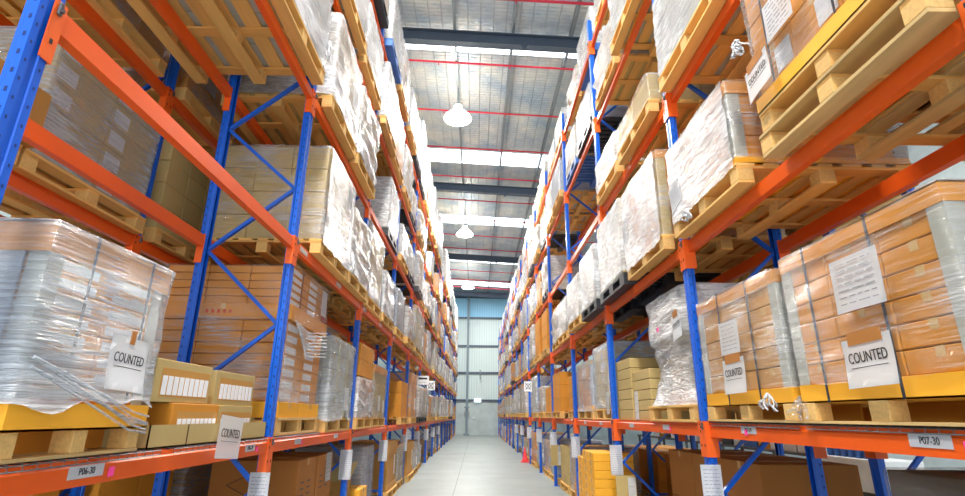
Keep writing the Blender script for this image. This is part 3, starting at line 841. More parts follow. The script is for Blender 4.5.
# right rack, second level
def loadR2A():
    s = 1; z = ztop(1, 2)
    cx, cy, (x0, x1, y0, y1) = localrange(s, -.13, 1.05, 1.50, 2.63)
    pallet('old', True, cx, cy, z, 'lower weathered pallet of two under the high COUNTED load, right rack', y1-y0, x1-x0)
    pallet('pine', True, cx, cy, z+.139, 'upper pine pallet of two under the high COUNTED load, right rack', y1-y0-.03, x1-x0-.03)
    z += .2785
    t = stack('wrapped_carton_stack', 'orange carton stack in clear film with COUNTED sheet above the nearest right load', (cx, cy, z))
    tray(t, x0+.02, x1-.02, y0+.02, y1-.02, 0, .09, 'yellow', 'base_tray')
    bm = bmesh.new(); bx(bm, x0+.015, x1-.015, y0+.015, y1-.015, .0, .088); obj('base_filler', bm, 'yellow', t)
    carton_grid(t, x0+.03, x1-.03, y0+.03, y1-.03, .09, .84, 3, 3, 3, 'orangeboard', lab=('x', .4))
    straps(t, x0+.02, x1-.02, y0, y1, .0, .84, [y0+.42, y1-.2])
    link('stretch_film', film_mesh(x0+.03, x1-.03, y0+.03, y1-.03, .08, .84, 21, .012, .014, mat='film'), t)
    counted_sheet(t, 1, (x0-.025, 2.50-cy, 3.29-z), .24, .22, .12)
    lines_sheet(t, 1, (x0-.02, 2.25-cy, 3.52-z), .24, .24, 8)
    blob_tail(t, (x0-.03, y1+.03, .55), 'filmwhite', .12, 9); blob_tail(t, (x0-.05, y1+.0, .50), 'filmwhite', .10, 10)
loadR2A()
load(1, 2, 0, 1, 2.94, 4.03, -.12, 1.02, .62, 1, 2, 3, 'orangeboard', 'film', face=True, posts=True, cap=.09, desc='lamp-whitened filmed orange cartons with grey corner', sheets=(('D', 3.90, 3.16, .22, .22, .2),), skirt=1, amp=.012, tails=((3.7, 2.96, .1),), base=.05)
load(1, 2, 1, 0, 4.30, 5.42, -.12, 1.0, .84, 1, 3, 6, 'orangeboard', 'film', face=True, posts=True, postm='beige', cap=.07, desc='lamp-whitened filmed carton stack with cream corner strips', sheets=(('D', 5.35, 3.35, .18, .24, .2),), fcov=-.02)
load(1, 2, 1, 1, 5.58, 6.72, -.12, 1.0, .90, 2, 2, 2, 'grey', 'filmwhite', desc='square white-filmed stack', ptype='black', posts=True, postm='beige')
load(1, 2, 2, 0, 6.95, 8.00, -.12, 1.0, .80, 2, 2, 3, 'grey', 'filmwhite', desc='pale cube in bright white film', ptype='black')
load(1, 2, 2, 1, 8.15, 9.25, -.12, 1.0, .70, 2, 2, 3, 'grey', 'filmwhite', desc='lower pale cube in bright white film', posts=True, postm='beige')
# right rack, third level
load(1, 3, 0, 1, 2.90, 4.06, -.10, 1.05, .82, 2, 2, 3, 'grey', 'filmwhite', desc='grey-white filmed block on a pine pallet')
load(1, 3, 0, 0, 1.65, 2.78, -.10, 1.05, .85, 2, 2, 3, 'grey', 'filmwhite', desc='white-filmed block at the upper right')
load(1, 3, 1, 0, 4.36, 5.50, -.10, 1.0, .30, 2, 2, 1, 'beige', 'film', desc='single low layer of pale cartons')
load(1, 3, 1, 1, 5.66, 6.74, -.08, 1.0, .42, 2, 2, 2, 'beige', 'filmwhite', desc='low white-filmed carton layer')

# ============================================================ FAR LOADS: prototypes (centre bottom, 1.08 x 1.08 x 1.0, aisle face at -X)
PROTO = {}
def proto(key, nx, ny, nz, mat, film, cap=None, posts=None, sheet=False, amp=.02, base=None, strap=None, desc='', joined=False):
    for detail in (1, 0):
        t = thing('wrapped_carton_stack' if film else 'carton_stack', 'x', 'carton stack', (0, 0, -50), 0, G_ST)
        x0, x1, y0, y1 = -.52, .52, -.52, .52
        zb = .08 if base else 0; zt = 1-(.08 if cap else 0)
        if detail:
            carton_grid(t, x0, x1, y0, y1, zb, zt, nx, ny, nz, mat)
        else:
            bm = bmesh.new(); bx(bm, x0+.01, x1-.01, y0+.01, y1-.01, zb, zt-.01, 1)
            dx, dy, dz = (x1-x0)/nx, (y1-y0)/ny, (zt-zb)/nz
            for k in range(nz):
                for i in range(nx):
                    for j in range(ny):
                        if i in (0, nx-1) or j in (0, ny-1) or k == nz-1:
                            bx(bm, x0+i*dx+.004, x0+(i+1)*dx-.004, y0+j*dy+.004, y0+(j+1)*dy-.004, zb+k*dz+.003, zb+(k+1)*dz-.003, 0)
            obj('cartons', bm, [mat, 'gap'], t)
        if base: bm = bmesh.new(); bx(bm, x0-.01, x1+.01, y0-.01, y1+.01, 0, .08); obj('base_tray', bm, base, t)
        if cap: tray(t, x0, x1, y0, y1, zt-.005, 1, cap, 'lid_tray', lid=True)
        if posts: corner_posts(t, x0, x1, y0, y1, zb, zt, posts, .07)
        if film: link('stretch_film', film_mesh(x0, x1, y0, y1, 0.0, 1, len(PROTO)*3+1, amp, .014, 10, 7, mat=film), t)
        if sheet:
            o = link('document_sheet', curled(.2, .27, .01), t); o.matrix_local = face_matrix(1, (x0-.05, .2, .3))
        register(t)
        PROTO[(key, detail)] = t
    DESC[key] = desc
DESC = {}
proto('whitecube', 2, 2, 3, 'grey', 'filmwhite', desc='white-filmed pale stack')
proto('whitelump', 3, 2, 4, 'beige', 'filmwhite', amp=.06, desc='lumpy white-filmed stack')
proto('greyfilm', 3, 3, 4, 'beige', 'filmgrey', cap='orangeboard', sheet=True, desc='grey-filmed beige stack with orange lid')
proto('orangefilm', 2, 3, 5, 'orangeboard', 'film', sheet=True, desc='orange cartons in clear film')
proto('bareorange', 2, 2, 3, 'orangeboard', None, desc='bare orange carton stack')
proto('barebeige', 2, 3, 4, 'beige', None, desc='bare beige carton stack')
proto('creamposts', 2, 2, 4, 'kraft', 'filmwhite', posts='beige', sheet=True, desc='white-filmed stack with cream corners')
proto('bandgrey', 1, 2, 2, 'greyfoil', 'filmgrey', desc='smooth grey-filmed block')
proto('brownbase', 2, 2, 4, 'kraft', 'filmgrey', base='yellow', desc='filmed brown stack on an amber base')
seen = set()
def far_load(s, l, i, j, y0, ly, h, key, ptype='pine', d0=-.06, depth=1.06, F=None, label=None, plabel=None, detail=None, z=None):
    if F is None: F = XL if s < 0 else XR
    cx = F+s*(d0+depth/2); cy = y0+ly/2
    zz = ztop(s, l) if z is None else z
    if detail is None: detail = 1 if i < 5 else 0
    if ptype:
        pn = {'pine': 'light wooden pallet', 'old': 'weathered wooden pallet', 'black': 'black plastic pallet', 'blue': 'blue plastic pallet'}[ptype]
        pallet(ptype, i < 4 and F in (XL, XR), cx, cy, zz, plabel or f'{pn}, {SIDE[s]} rack, {SHORT[l]}, {ORD[i]} bay, {"nearer" if j == 0 else "farther"}', ly, depth)
        zz += .1415 if ptype in ('black', 'blue') else .1395
    p = PROTO[(key, detail)]
    lab = label or f'{DESC[key]}, {where(s, l, i, j)}'
    sc = (depth/1.09, ly/1.09, h)
    if (key, detail) not in seen:
        seen.add((key, detail)); p.location = (cx, cy, zz); p.rotation_euler = (0, 0, 0 if s > 0 else PI); p.scale = sc; p['label'] = lab
        return
    dup(p, (cx, cy, zz), 0 if s > 0 else PI, sc, lab)
KEYS_HI = ['whitecube', 'whitelump', 'creamposts', 'whitecube', 'whitelump', 'bandgrey', 'greyfilm', 'orangefilm']
KEYS_LO = ['greyfilm', 'whitelump', 'creamposts', 'orangefilm', 'bareorange', 'greyfilm', 'creamposts', 'orangefilm', 'whitecube']
done = {(-1, 1): 3, (1, 1): 3, (-1, 2): 3, (1, 2): 3, (-1, 3): 2, (1, 3): 2, (-1, 4): 0, (1, 4): 0, (-1, 5): 0, (1, 5): 0, (-1, 0): 5, (1, 0): 5}
def slots():
    for s in (-1, 1):
        for l in range(0, 6):
            for i in range(done[(s, l)], NB):
                for j in (0, 1):
                    if s == 1 and l == 1 and i == 3 and j == 0: continue
                    if s == 1 and l == 3 and i in (2, 3): continue
                    y0 = bays_y(s, i)+.13+j*1.25+R.uniform(-.02, .05)
                    ly = R.uniform(1.02, 1.13)
                    r = R.random()
                    if l == 0:
                        h = R.uniform(.45, .85); key = R.choice(KEYS_LO); skip = .12
                    elif l == 1: h = R.uniform(.55, 1.0); key = R.choice(KEYS_LO); skip = .10
                    elif l < 5: h = R.uniform(.6, 1.02); key = R.choice(KEYS_HI); skip = .07
                    else: h = R.uniform(.5, .75) if s > 0 else R.uniform(1.3, 1.8); key = R.choice(KEYS_HI[:6]); skip = .03
                    pt = R.choice(['pine']*6+['old']*2+['black']+(['black'] if l > 2 else [])+['blue'] * (1 if l > 3 else 0))
                    if s < 0 and l == 5 and i < 4: h = R.uniform(.85, 1.05)
                    if s == 1 and l == 2 and i == 4: key, h, r = 'bareorange', .95, .5
                    if r < skip: continue
                    if i > 11 and r > .9: continue
                    d0 = (R.uniform(-.13, -.02) if not (l == 5 and s > 0) else R.uniform(-.03, .05)) if l > 0 else R.uniform(-.06, .12)
                    yield s, l, i, j, y0, ly, h, key, pt, d0
for s, l, i, j, y0, ly, h, key, pt, d0 in slots():
    far_load(s, l, i, j, y0, ly, h, key, pt, d0)

# ============================================================ FLOOR ROW, near bays
def carton_thing(label, x0, x1, y0, y1, z0, z1, mat, group=None, marks=False, name='carton', tape=True, s=1):
    t = thing(name, label, 'carton', ((x0+x1)/2, (y0+y1)/2, z0), 0, group)
    w, d, h = x1-x0, y1-y0, z1-z0
    bm = bmesh.new(); bx(bm, -w/2, w/2, -d/2, d/2, 0, h, bev=.004); obj('carton_body', bm, mat, t)
    if tape:
        bm = bmesh.new(); bx(bm, -w/2-.001, w/2+.001, -.025, .025, h-.06, h+.0012); obj('tape_strip', bm, 'tape', t)
    if marks:
        bm = bmesh.new()
        pts = [(-w*.05, h*.72), (w*.2, h*.5), (-w*.05, h*.28), (-w*.3, h*.5)]
        for a, b in zip(pts, pts[1:]+pts[:1]): bar(bm, (a[0], -d/2-.001, a[1]), (b[0], -d/2-.001, b[1]), .002, .006, up=(0, 0, 1))
        X = -s*w/2
        for k in range(3):
            for q in range(2): bx(bm, X-.0015, X+.0015, -d*.3+q*d*.34, -d*.3+q*d*.34+d*.16, h*.25+k*.13*h, h*.25+k*.13*h+.012)
        obj('printed_mark', bm, 'ink', t)
    return t
gF = 'brown cartons on the floor under the left rack'
for k, (y, dsc) in enumerate(((5.35, 'nearer upper'), (5.99, 'farther upper'))):
    t = carton_thing(f'big brown carton with diamond and arrow print, {dsc} one of four, left floor', -2.5, -1.68, y, y+.60, .56, 1.0, 'darkkraft', gF, True, s=-1)
    if k: lines_sheet(t, -1, (.415, .12, .30), .22, .30, 6)
for k, (y, dsc) in enumerate(((5.35, 'nearer lower'), (5.99, 'farther lower'))):
    carton_thing(f'big brown carton, {dsc} one of four, left floor', -2.5, -1.68, y, y+.60, .12, .558, 'darkkraft', gF, True, s=-1)
pallet('pine', True, -2.09, 5.95, 0, 'pallet on the floor under the brown diamond-print cartons, left', 1.25, .85)
PAL_Z = .139
for k, y in enumerate((2.15, 2.83)):
    carton_thing(f'shadowed brown carton below the P06-30 beam, {("nearer", "farther")[k]} of two', -2.62, -2.1, y, y+.62, .14, .60, 'darkkraft', gF, False, s=-1)
pallet('pine', True, -2.36, 2.80, 0, 'pallet on the floor below the P06-30 beam, left rack', 1.4, .6)
# open carton
def open_carton():
    t = thing('open_carton', 'open brown carton with raised flaps beside the second left post, floor', 'carton', (-1.98, 7.40, 0))
    bm = bmesh.new()
    for a in ((-.3, .3, -.26, -.25), (-.3, .3, .25, .26), (-.3, -.29, -.26, .26), (.29, .3, -.26, .26)): bx(bm, a[0], a[1], a[2], a[3], 0, .62)
    bx(bm, -.3, .3, -.26, .26, 0, .01); obj('carton_body', bm, 'kraft', t)
    bm = bmesh.new(); bar(bm, (.30, 0, .62), (.38, 0, .82), .5, .005, up=(0, 0, 1)); 
    f = obj('flap', bm, 'beige', t)
    bm = bmesh.new(); bar(bm, (0, -.26, .62), (0, -.36, .84), .58, .005); obj('flap', bm, 'beige', t)
open_carton()
far_load(-1, 0, 2, 0, 8.3, .9, .82, 'bandgrey', 'pine', d0=.08, label='grey-filmed block with yellow strap on the floor, third bay of left rack')
for k, z in enumerate((.01, .16, .31)):
    carton_thing(f'amber slotted carton, {("bottom", "middle", "top")[k]} of three on the floor beside the grey-filmed block', -2.0, -1.56, 7.72, 8.2, z+.0, z+.145, 'yellow', 'amber cartons on the left floor', s=-1)
def lidded(y0, y1, x0, x1, h, label, plabel):
    pallet('pine', True, (x0+x1)/2, (y0+y1)/2, 0, plabel, y1-y0+.1, x1-x0+.06)
    t = thing('lidded_carton', label, 'carton', ((x0+x1)/2, (y0+y1)/2, .139), 0, 'tall lidded cartons on floor pallets')
    w, d = (x1-x0)/2, (y1-y0)/2
    bm = bmesh.new(); bx(bm, -w+.01, w-.01, -d+.01, d-.01, 0, h, bev=.004); obj('carton_body', bm, 'kraft', t)
    tray(t, -w+.01, w-.01, -d+.01, d-.01, h-.20, h+.01, 'kraft', 'lid', lid=True)
    tray(t, -w+.01, w-.01, -d+.01, d-.01, 0, .10, 'kraft', 'base_tray')
    lines_sheet(t, -1, (w+.004, .2, h*.5), .14, .34, 6)
lidded(9.95, 11.0, -2.3, -1.55, .80, 'tall brown carton with deep lid on a floor pallet, fourth bay of left rack', 'floor pallet under the tall brown lidded carton, fourth left bay')
far_load(-1, 0, 3, 1, 11.25, .95, .70, 'greyfilm', 'pine', d0=-.02)
lidded(12.6, 13.6, -2.3, -1.52, .68, 'tall brown carton with deep lid, fifth bay of left rack floor', 'floor pallet under the brown lidded carton, fifth left bay')
far_load(-1, 0, 4, 1, 13.85, 1.05, .66, 'creamposts', 'pine', d0=-.05)
# flattened cardboard leaning out of the left posts
def leaning(label, p0, p1, h, z0, mat='beige', name='cardboard_sheet'):
    bm = bmesh.new(); bar(bm, (0, 0, z0), ((p1[0]-p0[0]), (p1[1]-p0[1]), z0+h), .36, .006, up=(0, 1, 0))
    tag(obj(name, bm, mat, None, (p0[0], p0[1], 0)), label, 'cardboard')
# right floor
gR = 'brown cartons on the floor under the right rack'
n_ = 0
pallet('pine', True, 2.62, 5.45, 0, 'pallet under the wall of brown cartons, second bay of right floor', 2.1, .9)
for k, y in enumerate((4.42, 5.10, 5.78)):
    for q in range(2):
        for e in range(2):
            carton_thing(f'wide brown carton behind the right brace, {("near", "middle", "far")[k]} {("lower", "upper")[q]} {("front", "back")[e]}', 2.25+e*.40, 2.645+e*.40, y, y+.67, .14+q*.47, .14+q*.47+.466, 'darkkraft', gR)
cx, cy, (x0, x1, a0, a1) = localrange(1, .22, 1.15, 1.50, 2.72)
pallet('old', True, cx, cy, 0, 'pallet under the dark filmed stack below the P07-30 label', a1-a0, x1-x0)
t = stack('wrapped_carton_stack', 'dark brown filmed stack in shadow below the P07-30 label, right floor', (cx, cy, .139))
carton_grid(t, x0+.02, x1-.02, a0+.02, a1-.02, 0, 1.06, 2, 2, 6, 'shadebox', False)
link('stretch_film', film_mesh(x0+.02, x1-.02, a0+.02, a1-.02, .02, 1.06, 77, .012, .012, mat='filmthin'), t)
# amber carton pile
cols = [(7.22, 7.58, 8), (7.59, 7.95, 8), (7.96, 8.32, 7)]
pallet('pine', True, 1.80, 7.77, 0, 'pallet under the columns of small amber cartons, right floor', 1.15, .66)
for c, (a, b, n) in enumerate(cols):
    for k in range(n):
        z0 = .14+k*.105
        carton_thing(f'small amber carton, {("near", "middle", "far")[c]} column, {ORD[k]} from the floor, right rack', 1.53, 2.05, a, b-.004, z0, z0+.102, 'yellow', 'small amber cartons on the right floor')
bm = bmesh.new(); bx(bm, 1.62, 2.05, 8.45, 8.85, 0, .60, bev=.01)
t = tag(obj('metal_drum_box', bm, 'greyfoil'), 'grey box on the floor just beyond the small amber cartons', 'box')
t.name = 'grey_box'
for k, (x, y, z, h) in enumerate(((1.78, 9.0, 0, .22), (1.80, 9.03, .222, .20), (1.78, 9.62, 0, .30), (2.2, 9.0, 0, .35), (1.80, 9.64, .302, .18))):
    carton_thing(f'amber carton in the low untidy pile beyond the grey box, {("front bottom", "front top", "rear bottom", "inner", "rear top")[k]}', x, x+.36, y, y+.46, z, z+h, 'yellow' if k % 2 else 'orangeboard', 'low pile of amber cartons on the right floor')
for k, i in enumerate((3, 4)):
    far_load(1, 0, i, 0, bays_y(1, i)+.15, 1.0, .78, ('brownbase', 'bandgrey')[k], 'pine', d0=.05)
    far_load(1, 0, i, 1, bays_y(1, i)+1.4, 1.0, .72, ('barebeige', 'brownbase')[k], 'pine', d0=.05)
# cardboard backing board on right post
def board(x, y, z, w, h, label):
    t = thing('cardboard_sheet', label, 'cardboard', (x, y, z-h/2), 0, 'cardboard boards fixed to posts')
    bm = bmesh.new(); bx(bm, -w/2, w/2, -.004, .004, 0, h); obj('board', bm, 'beige', t)
    lines_sheet(t, 0, (w*.28, -.006, h*.5), w*.38, h*.92, 2)
board(1.80, 6.72, .50, .24, .52, 'brown board with a white sheet on the second right post')
board(1.78, 12.16, .62, .26, .42, 'brown board on the fourth right post')
# cone
def cone(x, y, label):
    t = thing('traffic_cone', label, 'cone', (x, y, 0))
    bm = bmesh.new(); lathe(bm, [(.11, .03), (.09, .06), (.022, .44), (.015, .46)], 16); obj('cone_body', bm, 'cone', t)
    bm = bmesh.new(); bx(bm, -.14, .14, -.14, .14, 0, .03, bev=.01); obj('base', bm, 'cone', t)
cone(1.62, 18.2, 'red traffic cone on the floor beside the sixth right post')

# ============================================================ BACK RACKS
bk = ['orangefilm', 'bareorange', 'brownbase', 'barebeige']
def back(s, F, i, l, j, y0, ly, h, key, d0=-.05, pt='pine'):
    far_load(s, l, i, j, y0, ly, h, key, pt, d0, F=F, label=f'{DESC[key]} behind {SIDE[s]} rack, {SHORT[l]}, {ORD[i]} bay, {"nearer" if j == 0 else "farther"}',
             plabel=f'pallet behind {SIDE[s]} rack, {SHORT[l]}, {ORD[i]} bay, {"nearer" if j == 0 else "farther"}', detail=1)
for i in range(0, 4):
    for l in range(0, 5):
        for j in (0, 1):
            y0 = bays_y(-1, i)+.14+j*1.25
            if not (l == 2 and i == 0) and R.random() > .12:
                back(-1, -2.93, i, l, j, y0, 1.1, R.uniform(.6, .95) if l else .8, bk[(i+j+l) % 4])
            y0 = bays_y(1, i)+.14+j*1.25
            if l not in (0, 1) and R.random() > .15: back(1, 2.99, i, l, j, y0, 1.1, R.uniform(.5, .85), bk[(i+j*2+l) % 4])
            if l == 0 and i > 1: back(1, 2.99, i, l, j, y0, 1.1, .72, 'bareorange', .15)
            if l == 1 and i in (0, 1, 2): back(1, 2.99, i, l, j, y0, 1.1, R.uniform(.5, .8), ('barebeige', 'bareorange')[(i+j) % 2])
# silver-filmed cartons and the brown carton in the back rack behind the empty left level
cx = -2.88-.5
z = ztop(-1, 2)
pallet('pine', True, cx, 3.57, z, 'pallet under the silver-filmed cartons behind the empty left level', 1.25, 1.05)
t = stack('wrapped_carton_stack', 'silver-filmed cartons with white labels seen behind the empty left level', (cx, 3.57, z+.1385))
carton_grid(t, -.5, .5, -.58, .58, 0, .95, 2, 2, 5, 'beige', True, ('x', .3))
link('stretch_film', film_mesh(-.5, .5, -.58, .58, 0, .95, 31, .012, .012, mat='filmgrey'), t)
pallet('pine', True, cx, 2.37, z, 'pallet under the loose brown carton behind the nearest left post', 1.1, 1.05)
carton_thing('tilted brown carton with dark strap behind the nearest left post', -3.25, -2.8, 2.45, 2.96, z+.14, z+.52, 'kraft', s=-1)
carton_thing('dark red-ended carton behind the nearest left post', -3.4, -2.95, 1.95, 2.40, z+.14, z+.40, 'darkkraft', s=-1)

# ============================================================ next aisle seen under the right first beam
def goods():
    t = thing('white_cabinet', 'white cabinet seen under the P07-30 beam behind the right rack', 'cabinet', (6.1, 8.65, 0))
    bm = bmesh.new(); bx(bm, -.3, .3, -.75, .75, 0, .86, bev=.01); obj('cabinet_body', bm, 'white', t)
    bm = bmesh.new(); bx(bm, -.31, -.302, -.6, -.05, .1, .40); bx(bm, -.31, -.302, .05, .6, .1, .40); obj('door', bm, 'blackplastic', t)
    t = thing('packing_table', 'long grey packing table behind the right rack with boxes along it', 'table', (6.2, 14.6, 0))
    bm = bmesh.new(); bx(bm, -.4, .4, -5.1, 5.1, .80, .84); obj('table_top', bm, 'steel', t)
    for sx in (-.35, .35):
        for y in (-5, -2.5, 0, 2.5, 5):
            bm = bmesh.new(); bx(bm, sx-.03, sx+.03, y-.03, y+.03, 0, .80); obj('leg', bm, 'steel', t)
    for q in range(6):
        bm = bmesh.new(); lathe(bm, [(.07, 0), (.075, .02), (.075, .19), (.03, .25), (.03, .30)], 12)
        b = obj('bottle', bm, 'blueplastic', None, (5.92, 8.30+q*.17, .862))
        tag(b, f'blue bottle on the white cabinet, {ORD[q]} from the camera', 'bottle', 'blue bottles on the white cabinet')
    rr = random.Random(3); y = 9.7; k = 0
    cols = ['white', 'white', 'paper', 'yellow', 'blueplastic', 'white', 'blackplastic', 'white', 'kraft', 'white', 'paper', 'blueplastic', 'white', 'blackplastic', 'kraft', 'white']
    nm = {'white': 'white', 'paper': 'white', 'yellow': 'amber', 'blueplastic': 'blue', 'blackplastic': 'black', 'kraft': 'brown'}
    for c in cols:
        w = rr.uniform(.34, .6); h = rr.uniform(.3, .55)
        bm = bmesh.new(); bx(bm, -.2, .2, 0, w, 0, h, bev=.006); bx(bm, -.204, -.199, w*.2, w*.7, h*.3, h*.7, 1)
        b = obj('storage_box', bm, [c, ('pink', 'yellow', 'red', 'blueplastic', 'paper')[k % 5]], None, (6.1, y, .842))
        tag(b, f'{nm[c]} box on the packing table behind the right rack, {ORD[k]} from the camera', 'box', 'boxes on the packing table')
        y += w+rr.uniform(.02, .12); k += 1
goods()

# ============================================================ BUILDING
Z0, SL = 11.32, -.05
X0, X1, Y0, Y1 = -13.0, 13.0, -6.0, 42.8
def zr(x): return Z0+SL*x
bm = bmesh.new(); bx(bm, X0, X1, Y0, Y1+.3, -.2, 0)
struct('floor', bm, 'floor')
bm = bmesh.new()
for y in (7.0, 14.5, 22, 29.5, 37): bx(bm, -1.7, 1.9, y-.006, y+.006, .0003, .0015)
bx(bm, -.42, -.408, 0, 42.7, .0003, .0015)
struct('trim_1', bm, 'joint')
# end wall: concrete below, ribbed sheet above
bm = bmesh.new(); bx(bm, X0, X1, Y1, Y1+.2, 0, 2.55); struct('wall_back', bm, 'wall')
def slopebox(bm, y0, y1, z0, z1off, mi=0):
    pr = [(X0, z0), (X1, z0), (X1, zr(X1)+z1off), (X0, zr(X0)+z1off)]
    prism_y(bm, pr, y0, y1, mi)
bm = bmesh.new(); bx(bm, X0, X1, Y1+.02, Y1+.2, 2.551, 9.1); struct('wall_back_sheet', bm, 'clad').name = 'wall_back_cladding'
bm = bmesh.new(); slopebox(bm, Y1+.02, Y1+.2, 9.101, .2); struct('wall_back_upper', bm, 'cladskytint')
for k, z in enumerate((2.60, 4.72, 6.85, 9.15, 10.9)):
    bm = bmesh.new(); bx(bm, X0, X1, Y1-.12, Y1+.02, z-.07, z+.07); struct(f'trim_{k+2}', bm, 'rafter')
for nm, x in (('wall_left', X0-.2), ('wall_right', X1)):
    bm = bmesh.new(); bx(bm, x, x+.2, Y0, Y1+.2, 0, zr(x)+.05); struct(nm, bm, 'wall')
# steel column in front of the end wall
t = thing('steel_column', 'slender grey steel column standing against the end wall', 'column', (-.72, 42.35, 0))
bm = bmesh.new(); bx(bm, -.09, .09, -.005, .005, 0, 11.1); bx(bm, -.09, -.08, -.09, .09, 0, 11.1); bx(bm, .08, .09, -.09, .09, 0, 11.1); obj('shaft', bm, 'col', t)
bm = bmesh.new(); bx(bm, -.22, .22, -.2, .2, 0, .14, bev=.02); obj('foot', bm, 'col', t)
bm = bmesh.new(); bx(bm, -.2, .2, -.12, .12, 2.0, 2.1); obj('bracket', bm, 'col', t)
t = thing('wall_sign', 'small lit white sign on the lowest rail of the end wall', 'sign', (.12, 42.62, 2.45))
bm = bmesh.new(); bx(bm, -.27, .27, -.03, .03, 0, .26, bev=.01); obj('sign_face', bm, 'lit', t)
bm = bmesh.new(); bx(bm, -.2, .2, .03, .06, .05, .2); obj('bracket', bm, 'col', t)
t = thing('wall_box', 'small white box low on the concrete end wall', 'box', (-.18, 42.76, 1.2))
bm = bmesh.new(); bx(bm, -.09, .09, -.04, .04, 0, .12, bev=.01); obj('box_body', bm, 'white', t)
t = thing('wall_fixture', 'dark fixture hanging on the middle rail of the end wall', 'fixture', (.30, 42.6, 4.2))
bm = bmesh.new(); bx(bm, -.04, .04, -.04, .08, 0, .75); bx(bm, -.09, .09, -.06, .06, .5, .62); obj('arm', bm, 'col', t)

# roof: lining in strips between translucent sheets
sky_y = [(-2.2, -1.2), (4.6, 5.6), (11.75, 12.40), (18.2, 19.3), (25.2, 26.4), (32.4, 33.7), (39.0, 40.3)]
bm = bmesh.new(); bs = bmesh.new()
def rstrip(b, y0, y1, t=.04):
    prism_y(b, [(X0, zr(X0)), (X1, zr(X1)), (X1, zr(X1)+t), (X0, zr(X0)+t)], y0, y1)
yy = Y0
for a, b_ in sky_y:
    rstrip(bm, yy, a); rstrip(bs, a, b_); yy = b_
rstrip(bm, yy, Y1+.3)
struct('ceiling', bm, 'foil')
struct('window_1', bs, 'sky')
k = 7
for x in [-.69+1.55*q for q in range(-7, 9)]:
    bm = bmesh.new(); z = zr(x)-.002
    prism_y(bm, [(x-.035, z), (x-.035, z-.2), (x+.035, z-.2), (x+.035, z-.185), (x-.02, z-.185), (x-.02, z)], Y0, Y1)
    o = struct(f'trim_{k}', bm, 'purlin'); k += 1
def beam_x(name, y, w, h, zoff, mat, label=None):
    bm = bmesh.new(); z = lambda x: zr(x)+zoff
    for dz0, dz1, ww in ((0, -.03, w), (-.03, -h+.03, .03), (-h+.03, -h, w)):
        b = [(X0, y-ww/2), (X1, y-ww/2), (X1, y+ww/2), (X0, y+ww/2)]
        lo = [bm.verts.new((x, yy_, z(x)+dz1)) for x, yy_ in b]; hi = [bm.verts.new((x, yy_, z(x)+dz0)) for x, yy_ in b]
        bm.faces.new(lo); bm.faces.new(hi[::-1])
        for q in range(4): bm.faces.new((lo[q], lo[(q+1) % 4], hi[(q+1) % 4], hi[q]))
    return obj(name, bm, mat)
for q, y in enumerate((.8, 11.4, 20.95, 31.45, 41.8)):
    o = beam_x('roof_rafter', y, .22, .36, -.202, 'rafter')
    tag(o, f'dark steel roof rafter across the aisle, {ORD[q]} from the camera end', 'rafter', 'steel roof rafters')
    bm = bmesh.new(); x = 1.15; zc = zr(x)-.47
    a = [bm.verts.new((x+dx, y-.13, zc+dz)) for dx, dz in ((0, -.28), (.09, -.12), (0, .0), (-.09, -.12))]
    b = [bm.verts.new((v.co.x, y-.115, v.co.z)) for v in a]
    bm.faces.new(a); bm.faces.new(b[::-1])
    for w in range(4): bm.faces.new((a[w], a[(w+1) % 4], b[(w+1) % 4], b[w]))
    g = obj('gusset', bm, 'rafter', o)
for q in range(14):
    y = 10.1+2.5*(q-1) if q else 7.4
    if any(abs(y-r) < .25 for r in (11.4, 20.95, 31.45, 41.8)): y += .45
    bm = bmesh.new(); tube(bm, [(X0, y, zr(X0)-.232), (X1, y, zr(X1)-.232)], .035 if q < 2 else .03, 8)
    for x in (-3.6, -1.2, .85, 2.9): tube(bm, [(x, y, zr(x)-.28), (x, y, zr(x)-.34)], .015, 6)
    tag(obj('sprinkler_pipe', bm, 'red'), f'thin red sprinkler pipe crossing under the roof, {ORD[q]} from the camera end', 'pipe', 'red sprinkler pipes')
# high-bay lamps
lx = -.67
def lamp(x, y, label, w):
    z = 10.05
    t = thing('high_bay_lamp', label, 'lamp', (x, y, z), 0, 'high-bay lamps')
    bm = bmesh.new(); lathe(bm, [(.42, 0), (.38, .08), (.20, .26), (.13, .30), (.13, .44), (.03, .46)], 24); obj('reflector', bm, 'lampbloom', t)
    bm = bmesh.new(); lathe(bm, [(.40, -.012), (.40, -.004)], 24); obj('lens', bm, 'lens', t)
    bm = bmesh.new(); tube(bm, [(0, 0, .44), (0, 0, zr(x)-z-.2)], .012, 6); obj('hanging_rod', bm, 'col', t)
    ld = bpy.data.lights.new('lamp_light', 'AREA'); ld.shape = 'DISK'; ld.size = .6; ld.energy = w; ld.color = (1, .965, .9); ld.spread = PI
    lo = bpy.data.objects.new('lamp_light', ld); C.objects.link(lo); lo.parent = t; lo.location = (0, 0, -.03)
for q, y in enumerate((-7.9+5, 3.0, 13.85, 24.5, 35.8)):
    lamp(lx, y, f'glowing high-bay lamp hanging over the aisle, {ORD[q]} from the camera end', LAMPW if 'LAMPW' in globals() else 520)
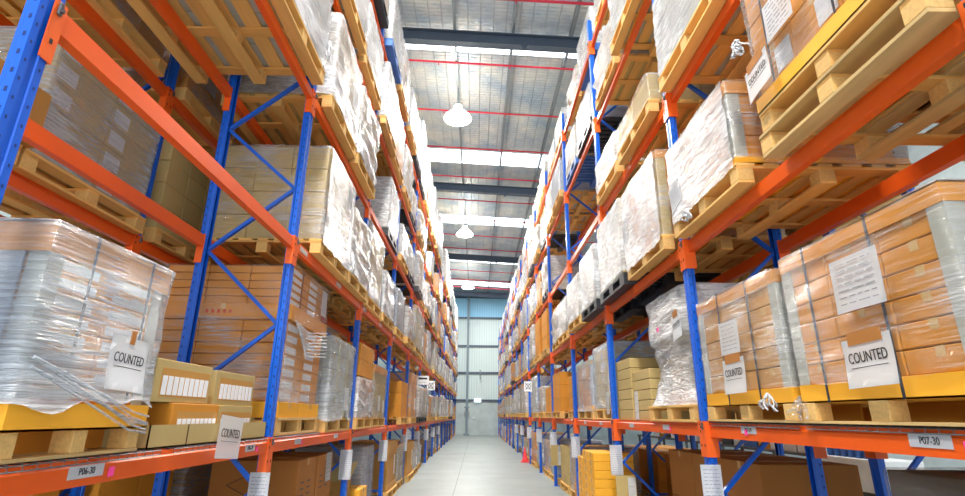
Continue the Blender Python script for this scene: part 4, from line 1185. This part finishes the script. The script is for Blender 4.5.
for s, x in (('left', -6.2), ('right', 6.2)):
    for q, y in enumerate((3.0, 13.85)):
        lamp(x, y, f'high-bay lamp over the next aisle on the {s}, {ORD[q]} from the camera end', 260)

# ============================================================ LIGHT
w = bpy.data.worlds.new('World'); S.world = w; w.use_nodes = True
bg = w.node_tree.nodes['Background']; bg.inputs[0].default_value = (.80, .90, 1.0, 1); bg.inputs[1].default_value = .9
ld = bpy.data.lights.new('rear_fill', 'AREA'); ld.shape = 'RECTANGLE'; ld.size = 9; ld.size_y = 7; ld.energy = 330; ld.color = (1, .97, .93)  # unseen fill light added behind the camera to brighten the near fronts
lo = bpy.data.objects.new('rear_fill', ld); C.objects.link(lo); lo.location = (0, -7.5, 3.6); lo.rotation_euler = (math.radians(90), 0, 0)

# ============================================================ CAMERA
cd = bpy.data.cameras.new('camera'); cam = bpy.data.objects.new('camera', cd); C.objects.link(cam); S.camera = cam
f, pitch, yaw, roll, h = CAMP = (518.162, .31342, .00912, .00958, 1.423)
cd.sensor_fit = 'HORIZONTAL'; cd.sensor_width = 36; cd.lens = f/965*36; cd.clip_start = .05
F_ = Vector((math.sin(yaw)*math.cos(pitch), math.cos(yaw)*math.cos(pitch), math.sin(pitch)))
R_ = Vector((math.cos(yaw), -math.sin(yaw), 0)); U_ = R_.cross(F_)
R2 = R_*math.cos(roll)+U_*math.sin(roll); U2 = -R_*math.sin(roll)+U_*math.cos(roll)
m = Matrix((R2, U2, -F_)).transposed().to_4x4(); m.translation = (0, 0, h)
cam.matrix_world = m
# unused prototypes are taken out again
for k, p in list(PROTO.items())+[((q, 0), PAL[q]) for q in PAL]:
    if p.location.z < -10 or p.get('label') == 'x':
        for c in list(p.children):
            for g in list(c.children): bpy.data.objects.remove(g)
            bpy.data.objects.remove(c)
        bpy.data.objects.remove(p)
S.view_settings.view_transform = 'Standard'; S.view_settings.look = 'None'; S.view_settings.gamma = 1
S.view_settings.use_curve_mapping = False
S.view_settings.exposure = .46
S.cycles.transparent_max_bounces = 24
